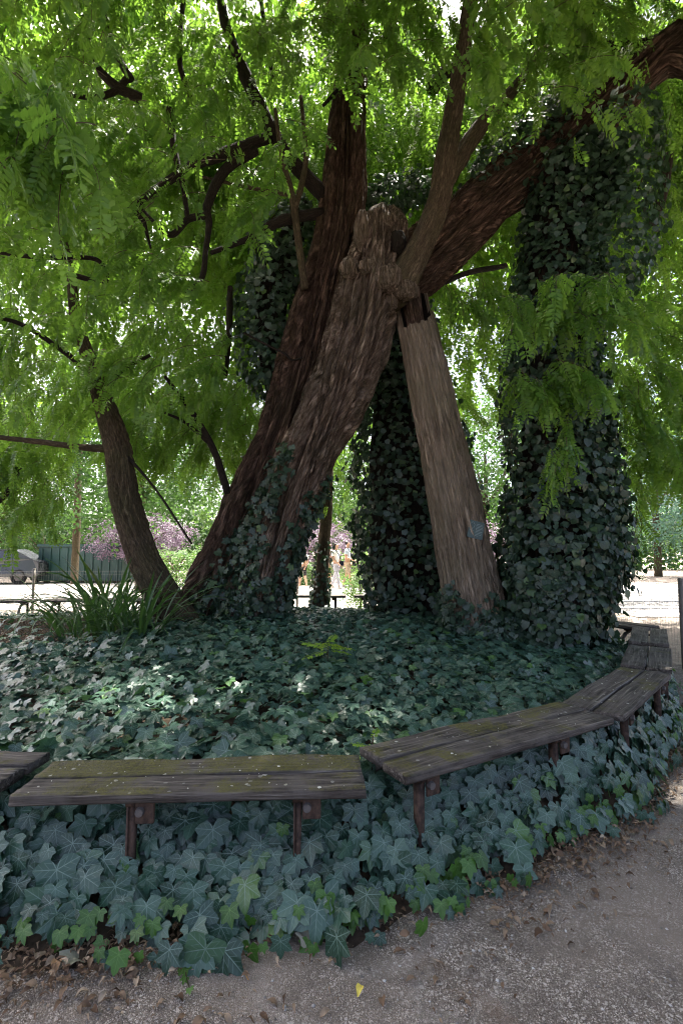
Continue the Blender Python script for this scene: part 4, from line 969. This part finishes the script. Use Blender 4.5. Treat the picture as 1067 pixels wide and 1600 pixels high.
# petals and crumbs lying on the near benches
def petals():
    V, Fs, off, rn = [], [], 0, []
    for b in [o for o in col.objects if o.name.startswith('bench')]:
        if b.location.y > 3.6: continue
        L = 1.36; n = 60 if b.location.y < 2.6 else 30
        for _ in range(n):
            s = random.uniform(.0015, .005) if random.random() < .78 else random.uniform(.006, .012)
            p = Vector((random.uniform(-L/2+.04, L/2-.04), random.uniform(-.17, .17), SEAT+.0035)); p = Matrix.Translation(b.location) @ Matrix.Rotation(b.rotation_euler.z, 4, 'Z') @ p
            k = 6; a0 = random.uniform(0, 6.28); ring = [(p.x+math.cos(a0+i*6.283/k)*s*random.uniform(.5, 1.2), p.y+math.sin(a0+i*6.283/k)*s*random.uniform(.5, 1.2), p.z+random.uniform(0, .003)) for i in range(k)]
            V += ring+[(p.x, p.y, p.z+.004)]; Fs += [(off+i, off+(i+1) % k, off+k) for i in range(k)]; rn += [random.random()]*(k+1); off += k+1
    V = np.array(V); M['petal'] = leaf_mat('petal', [(0, (.30, .28, .22)), (.6, (.5, .48, .43)), (1, (.7, .68, .62))], (.5, .5, .4), .2, .8, .2)
    o = link('petals', mesh_np('petals', V, np.array(Fs), {'rnd': np.array(rn)}, mat=M['petal'])); tag(o, 'white petals and crumbs scattered over the near bench planks', 'petals', kind='stuff')
petals()
def big_leaf(name, px, py, size, cols, label, rz, curlk=.25, shape=IVY, z=.012, rx=0.0):
    b = shape[int(px) % len(shape)] if shape is not CURL else CURL[int(px) % 6]
    V = b[0].copy(); V[:, 2] += curlk*(V[:, 0]**2)+curlk*.4*np.sin(V[:, 1]*4)*.4
    c = at_z(px, py, 0); m = leaf_mat(name+'_leaf', [(0, cols), (1, tuple(x*1.15 for x in cols))], tuple(cols), .1, .7, .2, veins=tuple(min(1, x*1.4) for x in cols))
    o = link('fallen_leaf', mesh_np('fallen_leaf', V*size, b[1], {'lp': b[0]}, mat=m)); o.location = (c[0], c[1], ground_z(c[0], c[1])+z); o.rotation_euler = (rx, 0, rz)
    tag(o, label, 'leaf'); return o
big_leaf('yellow', 562, 1549, .042, (.62, .50, .10), 'single pale yellow leaf lying alone on the open gravel', -.35, .1, CURL)
big_leaf('yellow_two', 968, 1266, .050, (.62, .45, .03), 'bright yellow leaf on the brown litter near the fallen stick', 1.2, .1, CURL)
big_leaf('orange', 386, 1528, .022, (.62, .30, .03), 'tiny orange leaf on the gravel below the trailing ivy shoot', .5, .2, CURL)
big_leaf('grey_dry', 118, 1500, .075, (.20, .20, .155), 'large grey-green withered leaf curled on the litter below the ivy', 2.4, .5, IVY, .02, .2)
big_leaf('tan_dry', 88, 1513, .055, (.26, .16, .09), 'tan curled dead leaf beside the large withered one', .3, .6, CURL, .02)
big_leaf('pale_dry', 478, 1478, .060, (.33, .31, .25), 'pale torn withered leaf standing up at the litter edge', .9, .7, IVY, .03, .5)
big_leaf('green_fallen', 345, 1497, .034, (.03, .07, .05), 'small dark green ivy leaf fallen on the litter', 2.0, .2)
big_leaf('green_fallen_two', 388, 1488, .034, (.04, .08, .05), 'blue-green ivy leaf fallen beside the trailing shoot', 1.0, .2)
c0, c1 = at_z(868, 1288, .0), at_z(962, 1308, .0)
P = np.array([(c0[0], c0[1], .03), ((c0[0]+c1[0])/2-.03, (c0[1]+c1[1])/2+.03, .028), (c1[0]-.05, c1[1]+.01, .018), (c1[0], c1[1], .012)])
st = tube_obj('stick', P, np.array([.014, .017, .013, .006]), M['bark_young'], None, 40, 14, bark_disp(2, .3, .25)); tag(st, 'bleached bent stick lying on the litter below the long bench', 'stick')
# trailing shoot over the path
sh = empty('trailing_ivy', tuple(at_z(292, 1500, 0))); tag(sh, 'bright green ivy shoot trailing from the bed onto the gravel', 'ivy')
for k, (x, y, s) in enumerate([(305, 1470, .034), (300, 1490, .032), (288, 1512, .034), (290, 1528, .022), (297, 1545, .020), (285, 1500, .022)]):
    c = at_z(x, y, .015); leaf_objects(IVY, 'ivyy', np.array([k % 5]), frames(np.array([[random.uniform(-.6, .6), -1, -.1]]), np.array([[random.uniform(-.3, .3), -.3, 1.0]]))*s, np.array([c]), [0], sh, M['ivy_young'])
P = np.array([at_z(x, y, .012) for x, y in ((310, 1440), (302, 1475), (290, 1510), (297, 1548))])-np.array(sh.location)
tube_obj('stem', P, np.full(4, .002), M['bark_young'], sh, 14, 5)

# ================================================================== FENCES
def wire_fence(pts, label, h=1.0, post_r=.028, dx=.05, dz=.2):
    p0 = np.array(pts[0]); root = empty('wire_fence', (p0[0], p0[1], 0)); tag(root, label, 'fence')
    V, Fs, off = [], [], 0
    def bar(a, b, r):
        nonlocal off
        a, b = np.array(a), np.array(b); t = unit(b-a); u = unit(np.cross(t, (.3, .5, .81))); w = np.cross(t, u)
        ring = [u*r, (-.5*u+.87*w)*r, (-.5*u-.87*w)*r]; V.extend([a+q for q in ring]+[b+q for q in ring])
        Fs.extend([(off, off+1, off+4, off+3), (off+1, off+2, off+5, off+4), (off+2, off, off+3, off+5)]); off += 6
    for i in range(len(pts)-1):
        a, b = np.array(pts[i])-p0, np.array(pts[i+1])-p0; L = np.hypot(*(b-a)); n = int(L/dx)
        for k in range(n+1):
            q = a+(b-a)*k/n; bar((q[0], q[1], .04), (q[0], q[1], h*.96), .0013)
        for z in np.arange(.06, h*.97, dz): bar((a[0], a[1], z), (b[0], b[1], z), .0016)
        bar((a[0], a[1], h*.96), (b[0], b[1], h*.96), .003)
    link('wire_mesh', mesh_np('wire_mesh', np.array(V), np.array(Fs), smooth=False, mat=M['fence_wire']), root)
    for q in pts:
        q = np.array(q)-p0; o = tube_obj('post', np.array([(q[0], q[1], -.1), (q[0], q[1], h*.6), (q[0], q[1], h)]), np.array([post_r]*3), M['fence_post'], root, 6, 12)
        disc('post_cap', post_r*1.15, .03, M['fence_post'], root, (q[0], q[1], h+.012), 'z')
    return root
wire_fence([(4.07, 6.05), (4.0, 8.3), (3.2, 10.2)], 'low wire mesh fence with dark posts behind the end-on bench', 1.04)
wire_fence([(-9.2, 10.6), (-6.72, 11.0), (-4.3, 11.3), (-2.2, 11.5)], 'low wire mesh fence behind the far dark benches', .98)
wire_fence([(-1.02, 11.6), (.78, 11.6), (2.6, 11.3)], 'low wire mesh fence before the strolling people', .95)

# ================================================================== PEOPLE
def skin_obj(name, joints, edges, mat, parent, root=0, sub=2):
    bm = bmesh.new(); lay = bm.verts.layers.skin.verify(); vs_ = []
    for i, (p, r) in enumerate(joints):
        v = bm.verts.new(p); rr = r if isinstance(r, tuple) else (r, r); v[lay].radius = rr; v[lay].use_root = (i == root); vs_.append(v)
    for a, b in edges: bm.edges.new((vs_[a], vs_[b]))
    me = bpy.data.meshes.new(name); bm.to_mesh(me); bm.free()
    o = link(name, me, parent, mat); m = o.modifiers.new('skin', 'SKIN'); m.use_smooth_shade = True; m.branch_smoothing = .6
    s = o.modifiers.new('sub', 'SUBSURF'); s.levels = sub; s.render_levels = sub
    return o
M['skin'] = plain('skin', (.48, .29, .20), .55, .4, 0, .06)
M['hair'] = plain('hair', (.018, .012, .010), .6, .4, 0, .2, 30)
def cloth(name, c): return plain(name, c, .85, .2, 0, .10, 18, .2)
def person(loc, rz, H, label, top, bottom, shorts, stride, arm, bag=None, hairlen=0.1, seed=0):
    root = empty('person', loc, rz); tag(root, label, 'person'); k = H/1.7
    hip = .90
    def J(x, y, z): return (x*k, y*k, z*k)
    la, ra = stride, -stride
    legs = {}
    J_ = [(J(0, 0, .95), (.15*k, .105*k)), (J(0, 0, 1.15), (.135*k, .095*k)), (J(0, -.01, 1.34), (.165*k, .10*k)), (J(0, 0, 1.45), (.075*k, .06*k)), (J(0, -.015, 1.52), .05*k), (J(0, -.02, 1.585), (.072*k, .088*k)), (J(0, -.02, 1.66), (.066*k, .080*k))]
    E = [(0, 1), (1, 2), (2, 3), (3, 4), (4, 5), (5, 6)]
    for s, sw in ((-1, la), (1, ra)):
        b = len(J_); J_ += [(J(s*.09, 0, .88), .088*k), (J(s*.095, -sw*.5-.02, .49), .058*k), (J(s*.095, -sw*.9+(.06 if sw < 0 else 0), .10), .038*k), (J(s*.10, -sw*.9-.13+(.06 if sw < 0 else 0), .04), (.035*k, .025*k))]
        E += [(0, b), (b, b+1), (b+1, b+2), (b+2, b+3)]
        b = len(J_); el = arm[0 if s < 0 else 1]
        J_ += [(J(s*.18, 0, 1.39), .056*k), (J(s*.235, .02, 1.12), .042*k), (J(s*(.235-.06*el), -.06-.19*el, .89+.17*el), .031*k), (J(s*(.22-.09*el), -.10-.26*el, .80+.26*el), (.036*k, .02*k))]
        E += [(2, b), (b, b+1), (b+1, b+2), (b+2, b+3)]
        fb = b+3
        for q in range(4):
            f0 = len(J_); pf = J_[fb][0]; J_ += [((pf[0]+(q-1.5)*.018*k, pf[1]-.03*k, pf[2]-.05*k), .009*k), ((pf[0]+(q-1.5)*.018*k, pf[1]-.03*k-.02*el*k, pf[2]-(.09-.008*abs(q-1))*k), .007*k)]
            E += [(fb, f0), (f0, f0+1)]
        f0 = len(J_); J_ += [((J_[fb][0][0]-s*.04*k, J_[fb][0][1]-.03*k, J_[fb][0][2]-.02*k), .010*k)]; E += [(fb, f0)]
    skin_obj('body', J_, E, M['skin'], root)
    # nose and ears as small relief under the head
    sk = lambda pts, ed, nm, m: skin_obj(nm, pts, ed, m, root)
    sh_ = [(J(0, 0, .90), (.165*k, .12*k)), (J(0, 0, 1.15), (.152*k, .115*k)), (J(0, -.01, 1.34), (.178*k, .116*k)), (J(0, 0, 1.44), (.09*k, .075*k))]; ed = [(0, 1), (1, 2), (2, 3)]
    for s in (-1, 1):
        b = len(sh_); sh_ += [(J(s*.185, 0, 1.385), .075*k), (J(s*.232, .012, 1.20), .064*k)]; ed += [(2, b), (b, b+1)]
    sk(sh_, ed, 'shirt', top)
    tr = [(J(0, 0, .95), (.160*k, .118*k))]; ed = []
    for s, sw in ((-1, la), (1, ra)):
        b = len(tr); tr += [(J(s*.09, 0, .86), .102*k), (J(s*.095, -sw*.5-.02, .50), (.078*k if shorts else .070*k))]; ed += [(0, b), (b, b+1)]
        if not shorts: tr += [(J(s*.095, -sw*.9+(.06 if sw < 0 else 0), .12), .058*k)]; ed += [(b+1, b+2)]
    sk(tr, ed, 'shorts' if shorts else 'trousers', bottom)
    hr = [(J(0, .005, 1.70), (.098*k, .105*k)), (J(0, .045, 1.62), (.100*k, .080*k)), (J(0, .06, 1.60-hairlen), (.065*k, .045*k))]
    sk(hr, [(0, 1), (1, 2)], 'hair', M['hair'])
    for s, sw in ((-1, la), (1, ra)):
        y = -sw*.9+(.06 if sw < 0 else 0)
        sk([(J(s*.10, y+.05, .05), .048*k), (J(s*.10, y-.14, .042), (.046*k, .036*k))], [(0, 1)], 'shoe', M['shoe'])
    if bag:
        rib([J(-.12, -.06, 1.44), J(.0, -.14, 1.25), J(.19, -.10, 1.0)], .03*k, .008, M['bagm'], 'bag_strap', root, up=(.3, -.9, .3))
        box('bag', (.07*k, .2*k, .17*k), M['bagm'], root, J(.22, -.10, .94), bevel=.02)
    return root
M['shoe'] = cloth('shoe', (.5, .48, .46)); M['bagm'] = cloth('bag_cloth', (.015, .02, .04))
w_ = cloth('white_cotton', (.72, .72, .70)); lb = cloth('pale_blue_cotton', (.50, .58, .68)); gt = cloth('pale_grey_trousers', (.45, .44, .50)); kh = cloth('khaki', (.42, .33, .24)); bkc = cloth('black_cotton', (.02, .02, .022)); nv = cloth('navy', (.03, .04, .09)); pk = cloth('dusty_pink', (.5, .3, .28))
def foot(px, py): c = at_z(px, py, .006); return (c[0], c[1], .006)
person(foot(525, 920), R(60), 1.66, 'person in a white tee and pale grey trousers walking with a dark shoulder bag', w_, gt, False, .20, (.5, .1), True, .22)
person(foot(543, 918), R(75), 1.74, 'person in a pale blue shirt and khaki shorts with a crossbody strap', lb, kh, True, .16, (.8, .7), True, .03)
person(foot(514, 915), R(50), 1.70, 'person in dusty pink half hidden beside the one in the white tee', pk, kh, True, .18, (.3, .3), False, .08)
person(foot(473, 919), R(-30), 1.50, 'person in a white top and black shorts beyond the leaning trunk', w_, bkc, True, .10, (.2, .2), False, .05)
person(foot(463, 917), R(20), 1.72, 'person in navy clothes right behind the white top and black shorts', nv, nv, False, .05, (.3, .1), False, .05)

# ================================================================== BACKGROUND
def far_tree(name, loc, H, tr, cc, cr, n, mat, label, ls=.35, cat='tree', lean=0.0, group=None, trunk_mat='bark_young', low=.0):
    root = empty(name, loc); tag(root, label, cat, group)
    tube_obj('trunk', np.array([(0, 0, -.1), (lean*.3, 0, H*.35), (lean, 0, H*.75)]), np.array([tr, tr*.8, tr*.35]), M[trunk_mat], root, 30, 14, bark_disp(loc[0], .3, .12))
    d = unit(rng.normal(0, 1, (n, 3))); rr = rng.uniform(.35, 1, n)**.45
    lump = 1+.55*(fbm(d*2.2+loc[0], 3)-.5)*2
    p = np.array(cc)+d*np.array(cr)*(rr*lump)[:, None]; k = p[:, 2]+loc[2] > low; p = p[k]; d = d[k]; n = len(p)
    tip = unit(d*.5+np.array((0, 0, -.6))+rng.normal(0, .5, (n, 3))); nn = unit(d+np.array((0, 0, .8))+rng.normal(0, .5, (n, 3)))
    V, f, a = scatter(CL2, rng.integers(0, 5, n), frames(tip, nn)*(ls*rng.uniform(.7, 1.2, n))[:, None, None], p, rng.random(n))
    o = link('crown', mesh_np('crown', V, f, a, mat=mat), root); tag(o, kind='stuff')
    for j in range(5):
        a_ = j*1.3+loc[0]; e = np.array(cc)+np.array((math.cos(a_)*cr[0]*.7, math.sin(a_)*cr[1]*.7, cr[2]*.3)); s = np.array((lean*.4, 0, H*.4))
        tube_obj('limb', np.array([s, (s+e)/2+np.array((0, 0, .3)), e]), np.array([tr*.5, tr*.35, tr*.1]), M[trunk_mat], root, 12, 8)
    return root
bg = 'trees beyond the fences'
far_tree('plane_tree', (-10.5, 25, 0), 8, .22, (0, 0, 6.2), (4.5, 3, 3.6), 2600, M['bush_dark'], 'dark-crowned tree behind the green container', .5, group=bg)
far_tree('plane_tree', (-19, 28, 0), 9, .25, (0, 0, 6), (5, 3, 5), 2600, M['bush_dark'], 'dark broad tree at the far end of the green container', .55, group=bg)
far_tree('plane_tree', (-4.5, 30, 0), 9, .22, (0, 0, 6), (4.5, 3, 4.4), 2400, M['bush'], 'light green tree behind the purple-leaved bush', .55, group=bg)
far_tree('plane_tree', (2, 33, 0), 10, .25, (0, 0, 6), (5, 3, 5), 2400, M['bush'], 'tall green tree far behind the strolling people', .6, group=bg)
far_tree('plane_tree', (9, 31, 0), 10, .25, (0, 0, 6), (5, 3, 5.5), 2400, M['bush_dark'], 'dark green tree behind the ivy pillar', .6, group=bg)
far_tree('conifer', (17, 27, 0), 9, .22, (0, 0, 5.6), (4.2, 3, 4.6), 2600, M['bush_blue'], 'pale blue-green tree beyond the banded paving', .45, group=bg)
far_tree('plane_tree', (25, 31, 0), 10, .25, (0, 0, 6.5), (5, 3, 5), 2200, M['bush_dark'], 'dark green tree beyond the banded paving', .6, group=bg)
for x, y, cz, rx, rz, m_, lab in [(-12.5, 15.5, 5.2, 3.2, 3.2, 'bush', 'bright green tree overhanging the walkway before the parked car'), (-6.65, 16.5, 5.6, 3.4, 3.4, 'bush_dark', 'mid green tree overhanging the walkway before the green container'),
        (1.5, 17.5, 5.8, 3.4, 3.3, 'bush_dark', 'mid green tree shading the walkway above the strolling people'), (7.2, 16, 5.6, 3.0, 3.6, 'bush_dark', 'green tree between the concrete prop and the ivy pillar'), (13.5, 15.5, 6.2, 3.2, 3.4, 'bush', 'bright green tree beside the banded paving')]:
    far_tree('park_tree', (x, y, 0), 7, .13, (0, 0, cz), (rx, 2.2, rz), 1700, M[m_], lab, .42, group=bg)
far_tree('purple_shrub', (-8.4, 21, 0), 2.8, .07, (0, 0, 2.0), (2.2, 1.2, 1.0), 1500, M['purple'], 'purple-leaved shrub above the green container', .24, 'shrub', group='purple shrubs')
far_tree('purple_shrub', (-1.0, 22, 0), 2.8, .07, (0, 0, 1.5), (1.8, 1.2, 1.3), 1500, M['purple'], 'purple-leaved shrub behind the strolling people', .22, 'shrub', group='purple shrubs')
far_tree('purple_shrub', (5.4, 20, 0), 2.8, .07, (0, 0, 1.6), (1.2, 1.0, 1.0), 700, M['purple'], 'purple-leaved shrub glimpsed beside the plaque', .22, 'shrub', group='purple shrubs')
for k, (x, y, rx, rz, m_, lab) in enumerate([(-6.4, 19.5, 1.5, 1.0, 'bush', 'pale green shrub beside the slim grey trunk beyond the fence'), (-4.0, 20, 1.8, 1.2, 'bush', 'light green shrub behind the strap-leaved clump'), (1.1, 19.5, 1.4, 1.0, 'bush', 'low pale shrub beside the pair of walkers'),
        (-1.9, 20.5, 1.1, .6, 'bush', 'low green shrub behind the person in black shorts'), (3.2, 21, 1.8, 1.4, 'bush_dark', 'dark green shrub behind the ivy column'), (-14.5, 24.5, 3.0, 2.2, 'bush_dark', 'large dark shrub behind the parked car'), (12, 24, 3, 2.0, 'bush_dark', 'dark shrub at the back of the banded paving'), (20, 25, 4, 2.2, 'bush', 'pale green shrub at the back of the banded paving')]):
    far_tree('shrub', (x, y, 0), rz*1.3, .05, (0, 0, rz*.75), (rx, rx*.6, rz*.8), 900, M[m_], lab, .22, 'shrub', group='shrubs beyond the fences')
far_tree('shrub', (.45, 11.9, 0), .9, .02, (0, 0, .5), (.42, .3, .5), 260, M['bush'], 'small pale plant growing against the wire fence before the walkers', .16, 'shrub', group='shrubs beyond the fences')
hg = empty('hedge', (0, 37, 0)); tag(hg, 'long dark green hedge closing the far side of the square', 'hedge')
n = 7000; pos = np.stack((rng.uniform(-45, 45, n), rng.uniform(-1, 1, n), rng.random(n)**.8*5.0), -1); pos[:, 2] *= .8+.4*fbm(pos*np.array((.25, 0, 0)), 2)
V, f, at_ = scatter(CL2, rng.integers(0, 5, n), frames(unit(np.array((0, -.3, -.8))+rng.normal(0, .6, (n, 3))), unit(np.array((0, -.6, 1.0))+rng.normal(0, .5, (n, 3))))*1.0, pos, rng.random(n))
tag(link('foliage', mesh_np('foliage', V, f, at_, mat=M['bush_dark']), hg), kind='stuff')
# slim trunks standing nearer
sl = empty('slim_tree', tuple(at_z(505, 948, .3))); tag(sl, 'slim straight trunk with an ivy foot, seen under the leaning trunk', 'tree')
P, r = pxl([(498, 955, 10.4, 13), (503, 890, 10.4, 11), (510, 800, 10.4, 10), (512, 700, 10.4, 9), (515, 500, 10.4, 8)]); tube_obj('trunk', P-np.array(sl.location), r, M['bark_young'], sl, 80, 24, bark_disp(2.2, .3, .12))
n = 420; k = rng.random(n)**1.6; Q = catmull(P, 100)[(k*38).astype(int)]; a = rng.uniform(0, 6.28, n); D = np.stack((np.cos(a), np.sin(a), np.zeros(n)), -1); pos = Q+D*(.17+.05*rng.random(n))[:, None]
V, f, at_ = scatter(IVYC, rng.integers(0, 4, n), frames(unit(D*.3+np.array((0, 0, -1))+rng.normal(0, .4, (n, 3))), unit(D+rng.normal(0, .3, (n, 3))))*.055, pos-np.array(sl.location), rng.random(n))
tag(link('ivy_foot', mesh_np('ivy_foot', V, f, at_, mat=M['ivy_climb']), sl), kind='stuff')
n = 500; Q = catmull(P, 100)[rng.integers(55, 100, n)]; D = rng.normal(0, 1, (n, 3))*np.array((.7, .5, .5)); pos = Q+D
V, f, at_ = scatter(CL1, rng.integers(0, 5, n), frames(unit(np.array((0, 0, -.8))+rng.normal(0, .6, (n, 3))), unit(np.array((0, 0, 1.0))+rng.normal(0, .5, (n, 3))))*.22, pos-np.array(sl.location), rng.random(n))
tag(link('crown', mesh_np('crown', V, f, at_, mat=M['robinia']), sl), kind='stuff')
gp = empty('slim_tree', tuple(at_z(118, 905, 0))); tag(gp, 'slim bare grey-brown trunk rising beyond the fence by the green container', 'tree')
P, r = pxl([(117, 912, 19, 6.5), (119, 860, 19, 6), (121, 800, 19, 6), (124, 700, 19, 5), (128, 560, 19, 4)]); tube_obj('trunk', P-np.array(gp.location), r, M['bark_young'], gp, 40, 14, bark_disp(1, .2, .1))
n = 900; D = unit(rng.normal(0, 1, (n, 3)))*rng.uniform(.4, 1, (n, 1))*np.array((2.2, 1.6, 1.8)); pos = P[-1]+D
V, f, at_ = scatter(CL1, rng.integers(0, 5, n), frames(unit(np.array((0, 0, -.8))+rng.normal(0, .6, (n, 3))), unit(np.array((0, 0, 1.0))+rng.normal(0, .5, (n, 3))))*.35, pos-np.array(gp.location), rng.random(n))
tag(link('crown', mesh_np('crown', V, f, at_, mat=M['bush']), gp), kind='stuff')
# green container
M['container'] = plain('dark_green_paint', (.010, .045, .042), .5, .5, 0, .15, 2)
M['container_lid'] = plain('green_lid_paint', (.012, .055, .050), .45, .5, 0, .15, 2)
ct = empty('container', (-11.2, 22.3, 0)); tag(ct, 'dark green ribbed metal container beyond the fence', 'container')
box('body', (3.6, 1.6, 1.45), M['container'], ct, (0, 0, .82), bevel=.03); box('lid', (3.72, 1.72, .12), M['container_lid'], ct, (0, 0, 1.61), bevel=.03)
for k in range(10): box('panel_rib', (.07, .05, 1.36), M['container'], ct, (-1.62+k*.36, -.82, .82), bevel=.012)
for sx in (-1.5, 1.5):
    for sy in (-.6, .6): box('foot', (.2, .2, .12), M['iron'], ct, (sx, sy, .05), bevel=.01)
# parked car
def car(loc, rz, label):
    root = empty('parked_car', loc, rz); tag(root, label, 'car')
    paint = plain('car_paint', (.05, .052, .056), .25, .6, .3, .05); glass = plain('car_glass', (.012, .014, .016), .08, .8, 0, .05); rub = plain('tyre_rubber', (.015, .015, .016), .85, .2); lamp = plain('lamp_lens', (.6, .6, .58), .15, .7)
    prof = [(-2.05, .35), (-2.1, .72), (-1.95, .88), (-1.1, .98), (-.45, 1.42), (.95, 1.45), (1.75, 1.02), (2.08, .92), (2.12, .45), (1.95, .30)]
    bm = bmesh.new(); L = []
    for s, ins in ((-1, 1), (1, 1)):
        L.append([bm.verts.new((x, s*(.86 if z < 1.0 else .66), z)) for x, z in prof])
    n = len(prof)
    for i in range(n): bm.faces.new((L[0][i], L[0][(i+1) % n], L[1][(i+1) % n], L[1][i]))
    bm.faces.new(L[0][::-1]); bm.faces.new(L[1]); bmesh.ops.bevel(bm, geom=bm.edges[:], offset=.05, segments=2, affect='EDGES'); bmesh.ops.recalc_face_normals(bm, faces=bm.faces)
    me = bpy.data.meshes.new('body'); bm.to_mesh(me); bm.free(); link('body', me, root, paint)
    for s in (-1, 1):
        for x0, x1 in ((-.72, .12), (.18, 1.15)):
            v = np.array([(x0, s*.845, 1.02), (x1, s*.845, 1.02), (x1-.12, s*.70, 1.36), (x0+.22, s*.70, 1.36)]); link('side_window', mesh_np('side_window', v, np.array([(0, 1, 2, 3)]), smooth=False, mat=glass), root)
    v = np.array([(-1.10, -.66, 1.01), (-1.10, .66, 1.01), (-.52, .58, 1.40), (-.52, -.58, 1.40)]); link('windscreen', mesh_np('windscreen', v+np.array((-.025, 0, .02)), np.array([(0, 1, 2, 3)]), smooth=False, mat=glass), root)
    for x in (-1.3, 1.3):
        for s in (-1, 1):
            w = empty('wheel', (x, s*.80, .31)); w.parent = root
            t = np.linspace(0, 2*math.pi, 33); tube_obj('tyre', np.stack((np.cos(t)*.25, t*0, np.sin(t)*.25), -1), np.full(33, .065), rub, w, 33, 10, None, caps=False, smooth_path=False)
            disc('rim', .20, .10, M['iron_grey'], w, (0, 0, 0))
    for s in (-1, 1): box('headlight', (.06, .3, .12), lamp, root, (-2.07, s*.6, .70), bevel=.02)
    return root
car((-14.6, 21.2, 0), R(8), 'dark grey car parked beyond the fence beside the green container')
